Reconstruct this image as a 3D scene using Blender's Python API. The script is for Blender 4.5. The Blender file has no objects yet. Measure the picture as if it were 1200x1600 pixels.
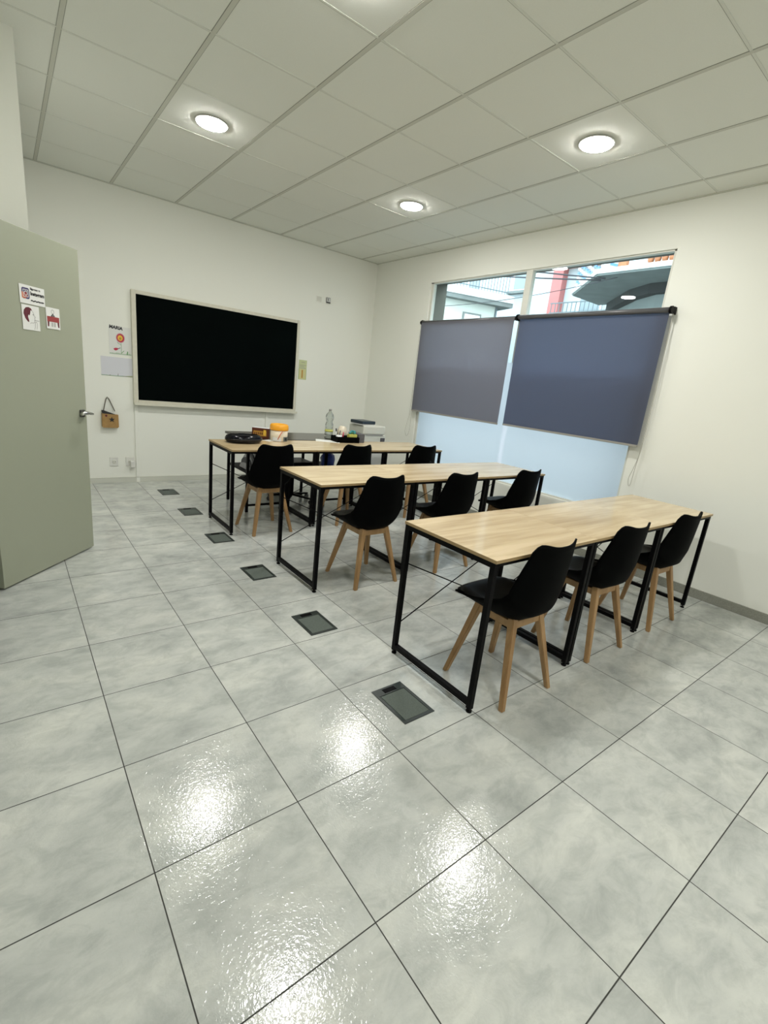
import bpy, bmesh, math, random
from mathutils import Vector, Matrix
random.seed(4)
S = bpy.context.scene
C = S.collection
PI = math.pi

# ------------------------------------------------------------------ camera, world, exposure
cam_d = bpy.data.cameras.new('camera')
cam = bpy.data.objects.new('camera', cam_d)
C.objects.link(cam)
cam.location = (0, 0, 1.3801)
cam.rotation_euler = (1.3084, -0.1050, -0.6532)
cam_d.sensor_fit = 'VERTICAL'
cam_d.sensor_height = 32.0
cam_d.lens = 741.30 * 32.0 / 1600.0
cam_d.clip_start = 0.02
cam_d.clip_end = 200
S.camera = cam

LAMP = 165.0
SKY = 4.6
S.view_settings.view_transform = 'Standard'
S.view_settings.look = 'None'
S.view_settings.gamma = 1.0
S.view_settings.use_curve_mapping = False
S.view_settings.exposure = 0.44

w = bpy.data.worlds.new('overcast_sky')
S.world = w
w.use_nodes = True
bg = w.node_tree.nodes['Background']
bg.inputs[0].default_value = (0.80, 0.92, 1.0, 1)
bg.inputs[1].default_value = SKY

X, Y, H = 4.235, 5.948, 2.982          # right wall, back wall, ceiling
TZ = 0.738                              # desk top

# ------------------------------------------------------------------ materials
def mat(name, col, rough=0.5, metal=0.0, spec=0.5, noise=None, bump=None, sss=None, coat=0):
    m = bpy.data.materials.new(name)
    m.use_nodes = True
    nt = m.node_tree
    b = nt.nodes['Principled BSDF']
    b.inputs['Base Color'].default_value = (*col, 1)
    b.inputs['Roughness'].default_value = rough
    b.inputs['Metallic'].default_value = metal
    b.inputs['Specular IOR Level'].default_value = spec
    b.inputs['Coat Weight'].default_value = coat
    tc = nt.nodes.new('ShaderNodeTexCoord')
    if noise:                            # (scale, amount)
        n = nt.nodes.new('ShaderNodeTexNoise')
        n.inputs['Scale'].default_value = noise[0]
        n.inputs['Detail'].default_value = 5
        nt.links.new(tc.outputs['Object'], n.inputs['Vector'])
        mx = nt.nodes.new('ShaderNodeMix')
        mx.data_type = 'RGBA'
        mx.inputs[6].default_value = (*[c * (1 - noise[1]) for c in col], 1)
        mx.inputs[7].default_value = (*[min(1, c * (1 + noise[1])) for c in col], 1)
        nt.links.new(n.outputs[0], mx.inputs[0])
        nt.links.new(mx.outputs[2], b.inputs['Base Color'])
    if bump:                             # (scale, strength, distance)
        n = nt.nodes.new('ShaderNodeTexNoise')
        n.inputs['Scale'].default_value = bump[0]
        n.inputs['Detail'].default_value = 3
        nt.links.new(tc.outputs['Object'], n.inputs['Vector'])
        bp = nt.nodes.new('ShaderNodeBump')
        bp.inputs['Strength'].default_value = bump[1]
        bp.inputs['Distance'].default_value = bump[2]
        nt.links.new(n.outputs[0], bp.inputs['Height'])
        nt.links.new(bp.outputs[0], b.inputs['Normal'])
    return m

def N(nt, t, **kw):
    n = nt.nodes.new(t)
    for k, v in kw.items():
        setattr(n, k, v)
    return n

def floor_material():
    m = bpy.data.materials.new('marbled_grey_tile')
    m.use_nodes = True
    nt = m.node_tree
    L = nt.links.new
    b = nt.nodes['Principled BSDF']
    tc = N(nt, 'ShaderNodeTexCoord')
    sp = N(nt, 'ShaderNodeSeparateXYZ')
    L(tc.outputs['Object'], sp.inputs[0])
    pitch = 0.4442

    def axis(sock, off):
        a = N(nt, 'ShaderNodeMath', operation='SUBTRACT'); a.inputs[1].default_value = off
        L(sock, a.inputs[0])
        d = N(nt, 'ShaderNodeMath', operation='DIVIDE'); d.inputs[1].default_value = pitch
        L(a.outputs[0], d.inputs[0])
        fl = N(nt, 'ShaderNodeMath', operation='FLOOR'); L(d.outputs[0], fl.inputs[0])
        fr = N(nt, 'ShaderNodeMath', operation='SUBTRACT')
        L(d.outputs[0], fr.inputs[0]); L(fl.outputs[0], fr.inputs[1])
        c = N(nt, 'ShaderNodeMath', operation='SUBTRACT'); c.inputs[1].default_value = 0.5
        L(fr.outputs[0], c.inputs[0])
        ab = N(nt, 'ShaderNodeMath', operation='ABSOLUTE'); L(c.outputs[0], ab.inputs[0])
        return fl.outputs[0], ab.outputs[0]
    fx, ax = axis(sp.outputs[0], 0.2232)
    fy, ay = axis(sp.outputs[1], 0.6698)
    mxm = N(nt, 'ShaderNodeMath', operation='MAXIMUM')
    L(ax, mxm.inputs[0]); L(ay, mxm.inputs[1])
    gr = N(nt, 'ShaderNodeMapRange')
    gr.inputs['From Min'].default_value = 0.5 - 0.0044
    gr.inputs['From Max'].default_value = 0.5 - 0.0032
    L(mxm.outputs[0], gr.inputs['Value'])
    cmb = N(nt, 'ShaderNodeCombineXYZ'); L(fx, cmb.inputs[0]); L(fy, cmb.inputs[1])
    wn = N(nt, 'ShaderNodeTexWhiteNoise', noise_dimensions='3D'); L(cmb.outputs[0], wn.inputs['Vector'])
    sc = N(nt, 'ShaderNodeVectorMath', operation='SCALE'); sc.inputs['Scale'].default_value = 9.0
    L(wn.outputs['Color'], sc.inputs[0])
    ad = N(nt, 'ShaderNodeVectorMath', operation='ADD')
    L(tc.outputs['Object'], ad.inputs[0]); L(sc.outputs[0], ad.inputs[1])
    mp = N(nt, 'ShaderNodeMapping'); mp.inputs['Scale'].default_value = (0.95, 1.45, 1)
    mp.inputs['Rotation'].default_value = (0, 0, 0.25)
    L(ad.outputs[0], mp.inputs['Vector'])
    n1 = N(nt, 'ShaderNodeTexNoise')
    n1.inputs['Scale'].default_value = 3.2; n1.inputs['Detail'].default_value = 8
    n1.inputs['Roughness'].default_value = 0.62; n1.inputs['Distortion'].default_value = 0.35
    L(mp.outputs[0], n1.inputs['Vector'])
    n2 = N(nt, 'ShaderNodeTexNoise')
    n2.inputs['Scale'].default_value = 9; n2.inputs['Detail'].default_value = 7
    n2.inputs['Roughness'].default_value = 0.68; n2.inputs['Distortion'].default_value = 0.6
    L(mp.outputs[0], n2.inputs['Vector'])
    r1 = N(nt, 'ShaderNodeValToRGB')
    e = r1.color_ramp.elements
    e[0].position = 0.33; e[0].color = (0.425, 0.445, 0.422, 1)
    e[1].position = 0.67; e[1].color = (0.620, 0.634, 0.588, 1)
    k = e.new(0.48); k.color = (0.510, 0.530, 0.502, 1)
    L(n1.outputs[0], r1.inputs[0])
    r2 = N(nt, 'ShaderNodeValToRGB')
    r2.color_ramp.elements[0].position = 0.38; r2.color_ramp.elements[0].color = (0.78, 0.79, 0.79, 1)
    r2.color_ramp.elements[1].position = 0.56; r2.color_ramp.elements[1].color = (1, 1, 1, 1)
    L(n2.outputs[0], r2.inputs[0])
    mul = N(nt, 'ShaderNodeMix', data_type='RGBA', blend_type='MULTIPLY')
    mul.inputs[0].default_value = 0.72
    L(r1.outputs[0], mul.inputs[6]); L(r2.outputs[0], mul.inputs[7])
    mx = N(nt, 'ShaderNodeMix', data_type='RGBA')
    L(gr.outputs[0], mx.inputs[0]); L(mul.outputs[2], mx.inputs[6])
    mx.inputs[7].default_value = (0.035, 0.035, 0.03, 1)
    L(mx.outputs[2], b.inputs['Base Color'])
    rr = N(nt, 'ShaderNodeMapRange')
    rr.inputs['To Min'].default_value = 0.115; rr.inputs['To Max'].default_value = 0.8
    L(gr.outputs[0], rr.inputs['Value']); L(rr.outputs[0], b.inputs['Roughness'])
    b.inputs['Specular IOR Level'].default_value = 0.50
    n3 = N(nt, 'ShaderNodeTexNoise')
    n3.inputs['Scale'].default_value = 88; n3.inputs['Detail'].default_value = 2
    n3.inputs['Distortion'].default_value = 1.0
    L(tc.outputs['Object'], n3.inputs['Vector'])
    sub = N(nt, 'ShaderNodeMath', operation='MULTIPLY_ADD')
    sub.inputs[1].default_value = -1.4
    L(gr.outputs[0], sub.inputs[0]); L(n3.outputs[0], sub.inputs[2])
    bp = N(nt, 'ShaderNodeBump')
    bp.inputs['Strength'].default_value = 0.40; bp.inputs['Distance'].default_value = 0.0015
    L(sub.outputs[0], bp.inputs['Height']); L(bp.outputs[0], b.inputs['Normal'])
    return m

def wood_material(name, c1, c2, axis=0, scale=1.0, rough=0.4, spec=0.4):
    m = bpy.data.materials.new(name)
    m.use_nodes = True
    nt = m.node_tree
    L = nt.links.new
    b = nt.nodes['Principled BSDF']
    tc = N(nt, 'ShaderNodeTexCoord')
    oi = N(nt, 'ShaderNodeObjectInfo')
    ms = N(nt, 'ShaderNodeVectorMath', operation='SCALE'); ms.inputs['Scale'].default_value = 7
    cb = N(nt, 'ShaderNodeCombineXYZ')
    for i in range(3):
        L(oi.outputs['Random'], cb.inputs[i])
    L(cb.outputs[0], ms.inputs[0])
    ad = N(nt, 'ShaderNodeVectorMath', operation='ADD')
    L(tc.outputs['Object'], ad.inputs[0]); L(ms.outputs[0], ad.inputs[1])
    mp = N(nt, 'ShaderNodeMapping')
    s = [22 * scale, 22 * scale, 22 * scale]; s[axis] = 1.6 * scale
    mp.inputs['Scale'].default_value = s
    L(ad.outputs[0], mp.inputs['Vector'])
    n = N(nt, 'ShaderNodeTexNoise')
    n.inputs['Scale'].default_value = 1.0; n.inputs['Detail'].default_value = 6
    n.inputs['Roughness'].default_value = 0.6; n.inputs['Distortion'].default_value = 0.5
    L(mp.outputs[0], n.inputs['Vector'])
    mp2 = N(nt, 'ShaderNodeMapping')
    s2 = [5 * scale] * 3; s2[axis] = 0.9 * scale
    mp2.inputs['Scale'].default_value = s2
    L(ad.outputs[0], mp2.inputs['Vector'])
    n2 = N(nt, 'ShaderNodeTexNoise')
    n2.inputs['Scale'].default_value = 1.2; n2.inputs['Detail'].default_value = 3
    n2.inputs['Distortion'].default_value = 1.2
    L(mp2.outputs[0], n2.inputs['Vector'])
    av = N(nt, 'ShaderNodeMath', operation='MULTIPLY_ADD'); av.inputs[1].default_value = 0.55
    L(n.outputs[0], av.inputs[0])
    hf = N(nt, 'ShaderNodeMath', operation='MULTIPLY'); hf.inputs[1].default_value = 0.45
    L(n2.outputs[0], hf.inputs[0]); L(hf.outputs[0], av.inputs[2])
    r = N(nt, 'ShaderNodeValToRGB')
    r.color_ramp.elements[0].position = 0.36; r.color_ramp.elements[0].color = (*c1, 1)
    r.color_ramp.elements[1].position = 0.62; r.color_ramp.elements[1].color = (*c2, 1)
    L(av.outputs[0], r.inputs[0]); L(r.outputs[0], b.inputs['Base Color'])
    b.inputs['Roughness'].default_value = rough
    b.inputs['Specular IOR Level'].default_value = spec
    return m

def glass_material():
    m = bpy.data.materials.new('window_glass')
    m.use_nodes = True
    nt = m.node_tree
    nt.nodes.clear()
    L = nt.links.new
    o = N(nt, 'ShaderNodeOutputMaterial')
    t = N(nt, 'ShaderNodeBsdfTransparent'); t.inputs[0].default_value = (0.93, 0.97, 0.97, 1)
    g = N(nt, 'ShaderNodeBsdfGlossy'); g.inputs['Roughness'].default_value = 0.0
    f = N(nt, 'ShaderNodeFresnel'); f.inputs['IOR'].default_value = 1.5
    mx = N(nt, 'ShaderNodeMixShader')
    ge = N(nt, 'ShaderNodeNewGeometry')
    fl = N(nt, 'ShaderNodeMath', operation='SUBTRACT'); fl.inputs[0].default_value = 1.0
    L(ge.outputs['Backfacing'], fl.inputs[1])
    fm = N(nt, 'ShaderNodeMath', operation='MULTIPLY')
    L(f.outputs[0], fm.inputs[0]); L(fl.outputs[0], fm.inputs[1])
    L(fm.outputs[0], mx.inputs[0]); L(t.outputs[0], mx.inputs[1]); L(g.outputs[0], mx.inputs[2])
    L(mx.outputs[0], o.inputs[0])
    return m

def translucent_material(name, dif, tra, w=0.5, bump=None, gloss=0.0, grad=None):
    m = bpy.data.materials.new(name)
    m.use_nodes = True
    nt = m.node_tree
    nt.nodes.clear()
    L = nt.links.new
    o = N(nt, 'ShaderNodeOutputMaterial')
    d = N(nt, 'ShaderNodeBsdfDiffuse'); d.inputs[0].default_value = (*dif, 1)
    t = N(nt, 'ShaderNodeBsdfTranslucent'); t.inputs[0].default_value = (*tra, 1)
    mx = N(nt, 'ShaderNodeMixShader'); mx.inputs[0].default_value = w
    L(d.outputs[0], mx.inputs[1]); L(t.outputs[0], mx.inputs[2])
    if bump:
        tc = N(nt, 'ShaderNodeTexCoord')
        n = N(nt, 'ShaderNodeTexNoise'); n.inputs['Scale'].default_value = bump
        L(tc.outputs['Object'], n.inputs['Vector'])
        cr = N(nt, 'ShaderNodeMix', data_type='RGBA')
        cr.inputs[6].default_value = (*[c * 0.86 for c in dif], 1)
        cr.inputs[7].default_value = (*[c * 1.14 for c in dif], 1)
        L(n.outputs[0], cr.inputs[0]); L(cr.outputs[2], d.inputs[0])
    out = mx.outputs[0]
    if gloss:
        g = N(nt, 'ShaderNodeBsdfGlossy'); g.inputs['Roughness'].default_value = 0.35
        m2 = N(nt, 'ShaderNodeMixShader'); m2.inputs[0].default_value = gloss
        L(out, m2.inputs[1]); L(g.outputs[0], m2.inputs[2]); out = m2.outputs[0]
    L(out, o.inputs[0])
    return m

def clear_plastic():
    m = bpy.data.materials.new('clear_bottle_plastic')
    m.use_nodes = True
    nt = m.node_tree
    nt.nodes.clear()
    L = nt.links.new
    o = N(nt, 'ShaderNodeOutputMaterial')
    t = N(nt, 'ShaderNodeBsdfTransparent'); t.inputs[0].default_value = (0.86, 0.89, 0.88, 1)
    g = N(nt, 'ShaderNodeBsdfGlossy'); g.inputs['Roughness'].default_value = 0.08
    lw = N(nt, 'ShaderNodeLayerWeight'); lw.inputs[0].default_value = 0.45
    mx = N(nt, 'ShaderNodeMixShader')
    L(lw.outputs['Facing'], mx.inputs[0]); L(t.outputs[0], mx.inputs[1]); L(g.outputs[0], mx.inputs[2])
    L(mx.outputs[0], o.inputs[0])
    return m

def emis(name, col, s):
    m = bpy.data.materials.new(name)
    m.use_nodes = True
    nt = m.node_tree
    nt.nodes.clear()
    o = N(nt, 'ShaderNodeOutputMaterial')
    e = N(nt, 'ShaderNodeEmission')
    e.inputs[0].default_value = (*col, 1); e.inputs[1].default_value = s
    nt.links.new(e.outputs[0], o.inputs[0])
    return m

M = dict(
    floor=floor_material(),
    wall=mat('painted_plaster', (0.84, 0.85, 0.785), 0.75, bump=(90, 0.12, 0.002), spec=0.25),
    ceil=mat('mineral_fibre_tile', (0.80, 0.82, 0.76), 0.9, noise=(160, 0.03), bump=(260, 0.12, 0.001), spec=0.1),
    tbar=mat('ceiling_grid_metal', (0.60, 0.61, 0.54), 0.6, spec=0.2),
    tbar_l=mat('cross_tee_metal', (0.72, 0.74, 0.68), 0.6, spec=0.2),
    tbar_d=mat('ceiling_gap', (0.30, 0.31, 0.27), 0.8, spec=0.1),
    white=mat('white_plastic', (0.72, 0.72, 0.68), 0.4),
    wframe=mat('white_aluminium_frame', (0.70, 0.70, 0.63), 0.4),
    skirt_w=mat('white_skirting', (0.62, 0.63, 0.56), 0.5),
    skirt_g=mat('grey_granite_skirting', (0.27, 0.275, 0.235), 0.45, noise=(120, 0.35)),
    granite=mat('grey_granite', (0.13, 0.13, 0.105), 0.7, noise=(110, 0.7)),
    door=mat('sage_door_laminate', (0.330, 0.350, 0.265), 0.42, bump=(130, 0.05, 0.001)),
    steel=mat('brushed_steel', (0.62, 0.62, 0.60), 0.22, metal=1.0),
    dsteel=mat('dark_steel', (0.10, 0.10, 0.10), 0.35, metal=0.8),
    black=mat('black_powder_coat', (0.0015, 0.0015, 0.002), 0.5, spec=0.10),
    shell=mat('black_plastic_shell', (0.0010, 0.0012, 0.0013), 0.6, spec=0.04),
    cushion=mat('black_leatherette', (0.0012, 0.0014, 0.0016), 0.4, spec=0.14, bump=(160, 0.15, 0.001)),
    top=wood_material('oak_desk_top', (0.51, 0.380, 0.205), (0.74, 0.59, 0.365), 0, 1.0, 0.17, 1.0),
    topedge=mat('oak_edge_band', (0.36, 0.25, 0.12), 0.5),
    beech=wood_material('beech_leg_wood', (0.29, 0.165, 0.068), (0.42, 0.26, 0.12), 2, 1.0, 0.42),
    board=mat('blackboard_slate', (0.0006, 0.0020, 0.0019), 0.7, noise=(3, 0.35), spec=0.03),
    bframe=mat('worn_cream_wood', (0.66, 0.64, 0.53), 0.5, noise=(30, 0.10)),
    glass=glass_material(),
    film=translucent_material('frosted_window_film', (0.50, 0.56, 0.58), (0.80, 0.80, 0.82), 0.88, gloss=0.03),
    blind1=translucent_material('grey_screen_fabric', (0.200, 0.200, 0.222), (0.62, 0.62, 0.68), 0.44, bump=300),
    blind2=translucent_material('slate_screen_fabric', (0.115, 0.125, 0.165), (0.46, 0.51, 0.63), 0.44, bump=300),
    hem=mat('grey_hem_bar', (0.30, 0.29, 0.26), 0.5),
    tube=mat('grey_roller_tube', (0.10, 0.10, 0.105), 0.35, metal=0.2),
    chain=mat('bead_chain', (0.45, 0.44, 0.38), 0.4),
    lamp=emis('lamp_diffuser', (1.0, 0.985, 0.945), LAMP),
    ring=mat('lamp_ring', (0.8, 0.8, 0.76), 0.35),
    paper=mat('white_paper', (0.74, 0.75, 0.72), 0.7),
    paper2=mat('bluish_paper', (0.66, 0.67, 0.72), 0.7),
    pnote=mat('lime_paper', (0.55, 0.60, 0.34), 0.7),
    pnote2=mat('straw_paper', (0.62, 0.60, 0.30), 0.7),
    ink=mat('black_ink', (0.02, 0.02, 0.022), 0.7),
    gink=mat('grey_ink', (0.28, 0.28, 0.27), 0.7),
    maroon=mat('maroon_ink', (0.11, 0.015, 0.025), 0.7, noise=(40, 0.5)),
    red=mat('brick_red_ink', (0.30, 0.045, 0.045), 0.7),
    pink=mat('crimson_crayon', (0.50, 0.035, 0.08), 0.7),
    yellow=mat('yellow_crayon', (0.85, 0.55, 0.06), 0.7),
    green=mat('green_crayon', (0.12, 0.34, 0.10), 0.7),
    indigo=mat('indigo_ink', (0.06, 0.05, 0.14), 0.6),
    orange=mat('orange_ink', (0.62, 0.17, 0.08), 0.6),
    kraft=mat('kraft_board', (0.36, 0.215, 0.075), 0.7, noise=(30, 0.25)),
    rope=mat('brown_cord', (0.13, 0.11, 0.08), 0.8),
    boxlid=mat('floor_box_plastic', (0.020, 0.028, 0.025), 0.38),
    boxins=mat('floor_box_carpet_inlay', (0.095, 0.115, 0.100), 0.85, noise=(260, 0.5)),
    darkwood=mat('dark_wenge_laminate', (0.045, 0.036, 0.028), 0.22),
    gloss=mat('glossy_black_vinyl', (0.001, 0.001, 0.003), 0.16, spec=0.25),
    amber=mat('amber_lid_plastic', (0.85, 0.38, 0.02), 0.35),
    cream=mat('cream_label', (0.74, 0.66, 0.52), 0.5),
    brown=mat('brown_carton', (0.10, 0.025, 0.012), 0.4),
    gold=mat('gold_print', (0.48, 0.25, 0.04), 0.4),
    teal=mat('teal_plastic', (0.03, 0.25, 0.26), 0.4),
    grn=mat('dark_green_plastic', (0.02, 0.14, 0.08), 0.4),
    blue=mat('blue_bag_plastic', (0.06, 0.11, 0.52), 0.3, noise=(14, 0.6), bump=(20, 0.8, 0.01)),
    greyfab=mat('grey_fabric', (0.10, 0.10, 0.11), 0.9, noise=(25, 0.5)),
    paleg=mat('pale_stripe_fabric', (0.42, 0.42, 0.45), 0.9),
    navy=mat('navy_cover', (0.02, 0.035, 0.05), 0.35),
    printer=mat('printer_plastic', (0.66, 0.67, 0.60), 0.45),
    label_y=mat('yellow_label', (0.55, 0.55, 0.12), 0.5),
    clear=clear_plastic(),
    # outdoors
    asphalt=mat('street_paving', (0.20, 0.21, 0.21), 0.9, noise=(8, 0.3)),
    stucco=mat('pale_stucco', (0.50, 0.54, 0.48), 0.85, noise=(2, 0.08)),
    stucco2=mat('white_stucco', (0.42, 0.47, 0.48), 0.85, noise=(1.5, 0.05)),
    conc=mat('weathered_concrete', (0.16, 0.18, 0.17), 0.9, noise=(2.5, 0.35)),
    concw=mat('light_concrete', (0.50, 0.54, 0.52), 0.9, noise=(4, 0.18)),
    dgrey=mat('dark_grey_render', (0.018, 0.022, 0.022), 0.9, noise=(3, 0.3)),
    mgrey=mat('grey_green_render', (0.13, 0.155, 0.147), 0.9, noise=(3, 0.3)),
    terra=mat('terracotta', (0.34, 0.135, 0.06), 0.8, noise=(6, 0.3)),
    redp=mat('faded_red_paint', (0.42, 0.15, 0.14), 0.8, noise=(4, 0.15)),
    salmon=mat('salmon_paint', (0.55, 0.35, 0.32), 0.8),
    bluet=mat('blue_balcony_tile', (0.05, 0.16, 0.34), 0.5),
    rail=mat('grey_railing_metal', (0.12, 0.15, 0.16), 0.6),
    cable=mat('black_cable', (0.02, 0.02, 0.025), 0.6),
    pane=mat('far_window_pane', (0.20, 0.25, 0.27), 0.15),
    shut=mat('white_shutter', (0.70, 0.72, 0.72), 0.6),
)

# ------------------------------------------------------------------ mesh helpers
class B:
    """collects shapes, links them as ONE mesh object"""
    def __init__(self):
        self.bm = bmesh.new(); self.mats = []

    def mi(self, m):
        m = M[m] if isinstance(m, str) else m
        if m not in self.mats:
            self.mats.append(m)
        return self.mats.index(m)

    def face(self, pts, m, smooth=False):
        vs = [self.bm.verts.new(p) for p in pts]
        f = self.bm.faces.new(vs); f.material_index = self.mi(m); f.smooth = smooth
        return f

    def box(self, x0, x1, y0, y1, z0, z1, m, bev=0.0):
        r = bmesh.ops.create_cube(self.bm, size=1, matrix=Matrix.Translation(
            ((x0 + x1) / 2, (y0 + y1) / 2, (z0 + z1) / 2)) @ Matrix.Diagonal((x1 - x0, y1 - y0, z1 - z0, 1)))
        vs = r['verts']
        fs = {f for v in vs for f in v.link_faces}
        i = self.mi(m)
        for f in fs:
            f.material_index = i
        if bev:
            es = list({e for v in vs for e in v.link_edges})
            rb = bmesh.ops.bevel(self.bm, geom=es, offset=bev, segments=2, profile=0.5, affect='EDGES')
            for f in rb['faces']:
                f.material_index = i
        return self

    def bar(self, p, q, w, h, m, up=(0, 0, 1), w2=None, h2=None):
        p, q = Vector(p), Vector(q)
        d = (q - p).normalized()
        u = Vector(up)
        if abs(d.dot(u)) > 0.98:
            u = Vector((0, 1, 0))
        s = d.cross(u).normalized(); t = s.cross(d).normalized()
        w2 = w if w2 is None else w2; h2 = h if h2 is None else h2
        a = [self.bm.verts.new(p + s * i * w / 2 + t * j * h / 2) for i, j in ((-1, -1), (1, -1), (1, 1), (-1, 1))]
        b = [self.bm.verts.new(q + s * i * w2 / 2 + t * j * h2 / 2) for i, j in ((-1, -1), (1, -1), (1, 1), (-1, 1))]
        k = self.mi(m)
        fs = [self.bm.faces.new(a[::-1]), self.bm.faces.new(b)]
        for i in range(4):
            fs.append(self.bm.faces.new((a[i], a[(i + 1) % 4], b[(i + 1) % 4], b[i])))
        for f in fs:
            f.material_index = k
        return self

    def tube(self, pts, r, m, n=8, cap=True):
        pts = [Vector(p) for p in pts]
        k = self.mi(m)
        rs = r if isinstance(r, (list, tuple)) else [r] * len(pts)
        rings = []
        prev = None
        for i, p in enumerate(pts):
            a = pts[max(i - 1, 0)]; b = pts[min(i + 1, len(pts) - 1)]
            d = (b - a).normalized()
            if prev is None:
                u = Vector((0, 0, 1)) if abs(d.z) < 0.9 else Vector((1, 0, 0))
                s = d.cross(u).normalized()
            else:
                s = (prev - d * prev.dot(d)).normalized()
            prev = s
            t = d.cross(s)
            rings.append([self.bm.verts.new(p + (s * math.cos(2 * PI * j / n) + t * math.sin(2 * PI * j / n)) * rs[i]) for j in range(n)])
        for a, b in zip(rings, rings[1:]):
            for j in range(n):
                f = self.bm.faces.new((a[j], a[(j + 1) % n], b[(j + 1) % n], b[j]))
                f.material_index = k; f.smooth = True
        if cap:
            for rg in (rings[0][::-1], rings[-1]):
                f = self.bm.faces.new(rg); f.material_index = k
        return self

    def lathe(self, prof, m, n=24, c=(0, 0, 0), sx=1, sy=1):
        k = self.mi(m) if not isinstance(m, list) else None
        rings = []
        for r, z in prof:
            rings.append([self.bm.verts.new((c[0] + sx * r * math.cos(2 * PI * j / n), c[1] + sy * r * math.sin(2 * PI * j / n), c[2] + z)) for j in range(n)])
        for i, (a, b) in enumerate(zip(rings, rings[1:])):
            kk = k if k is not None else self.mi(m[i])
            for j in range(n):
                f = self.bm.faces.new((a[j], a[(j + 1) % n], b[(j + 1) % n], b[j]))
                f.material_index = kk; f.smooth = True
        k0 = k if k is not None else self.mi(m[0]); k1 = k if k is not None else self.mi(m[-1])
        f = self.bm.faces.new(rings[0][::-1]); f.material_index = k0
        f = self.bm.faces.new(rings[-1]); f.material_index = k1
        return self

    def prism(self, poly, ax, a, b, m):
        """poly in the two other axes (x,y,z order), extruded along ax from a to b"""
        def P(u, v, w_):
            return {0: (w_, u, v), 1: (u, w_, v), 2: (u, v, w_)}[ax]
        k = self.mi(m)
        lo = [self.bm.verts.new(P(u, v, a)) for u, v in poly]
        hi = [self.bm.verts.new(P(u, v, b)) for u, v in poly]
        fs = [self.bm.faces.new(lo[::-1]), self.bm.faces.new(hi)]
        n = len(poly)
        for i in range(n):
            fs.append(self.bm.faces.new((lo[i], lo[(i + 1) % n], hi[(i + 1) % n], hi[i])))
        for f in fs:
            f.material_index = k
        return self

    def text(self, s, size, m, mtx, off=0.0):
        cu = bpy.data.curves.new('lettering', 'FONT')
        cu.body = s; cu.size = size; cu.extrude = 0.0002; cu.offset = off
        o = bpy.data.objects.new('lettering', cu)
        C.objects.link(o)
        dg = bpy.context.evaluated_depsgraph_get()
        me = bpy.data.meshes.new_from_object(o.evaluated_get(dg))
        me.transform(mtx)
        n0 = len(self.bm.faces)
        self.bm.from_mesh(me)
        self.bm.faces.ensure_lookup_table()
        k = self.mi(m)
        for f in self.bm.faces[n0:]:
            f.material_index = k
        bpy.data.objects.remove(o); bpy.data.curves.remove(cu); bpy.data.meshes.remove(me)
        return self

    def build(self, name, parent=None, normals=True):
        if normals:
            bmesh.ops.recalc_face_normals(self.bm, faces=self.bm.faces[:])
        me = bpy.data.meshes.new(name)
        self.bm.to_mesh(me); self.bm.free()
        for m in self.mats:
            me.materials.append(m)
        o = bpy.data.objects.new(name, me)
        C.objects.link(o)
        if parent:
            o.parent = parent
        return o

def tag(o, label, cat, group=None, kind=None):
    if label: o['label'] = label
    if cat: o['category'] = cat
    if group: o['group'] = group
    if kind: o['kind'] = kind
    return o

def struct(b, name, label=None, parent=None):
    o = b.build(name, parent)
    if not parent:
        o['kind'] = 'structure'
        o['label'] = label or name
        o['category'] = name.split('_')[0]
    return o

def thing(name, label, cat, loc=(0, 0, 0), rz=0, group=None):
    o = bpy.data.objects.new(name, None)
    o.empty_display_size = 0.1
    C.objects.link(o)
    o.location = loc; o.rotation_euler = (0, 0, rz)
    return tag(o, label, cat, group)

def place(o, loc, rz=0):
    o.location = loc; o.rotation_euler = (0, 0, rz)
    return o

def copy_tree(o, parent=None):
    c = o.copy(); C.objects.link(c)
    if parent:
        c.parent = parent
    for ch in list(o.children):
        copy_tree(ch, c)
    return c

# ================================================================== THE ROOM
b = B(); b.box(-1.75, X + 0.05, -3.35, Y + 0.05, -0.12, 0, 'floor')
struct(b, 'floor', 'glossy floor of large grey marbled square tiles')

b = B(); b.box(-1.75, X + 0.1, -3.35, Y + 0.1, H + 0.006, H + 0.1, 'ceil')
struct(b, 'ceiling', 'suspended ceiling of pale grey square tiles')

# exposed grid of the ceiling
b = B()
cx0, cy0 = 1.5597, 2.3533
xs = [cx0 + 0.6 * i for i in range(-6, 5)]
ys = [cy0 + 0.6 * i for i in range(-10, 7)]
for x in xs:
    if -1.6 < x < X:
        b.box(x - 0.011, x + 0.011, -3.2, Y, H + 0.0035, H + 0.008, 'tbar')
        b.box(x - 0.0135, x - 0.011, -3.2, Y, H + 0.0045, H + 0.008, 'tbar_d')
        b.box(x + 0.011, x + 0.0135, -3.2, Y, H + 0.0045, H + 0.008, 'tbar_d')
for y in ys:
    if -3.2 < y < Y:
        b.box(-1.6, X, y - 0.008, y + 0.004, H + 0.004, H + 0.008, 'tbar_l')
        b.box(-1.6, X, y + 0.004, y + 0.0065, H + 0.0048, H + 0.008, 'tbar_d')
for (x0, x1, y0, y1) in ((0.174, X, Y - 0.016, Y), (X - 0.016, X, -3.2, Y)):
    b.box(x0, x1, y0, y1, H - 0.002, H + 0.008, 'tbar')
struct(b, 'trim_1', 'thin metal grid carrying the ceiling tiles')

b = B(); b.box(0.0, X + 0.28, Y, Y + 0.15, 0, H + 0.05, 'wall')
struct(b, 'wall_back', 'white plaster back wall behind the blackboard')

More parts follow.
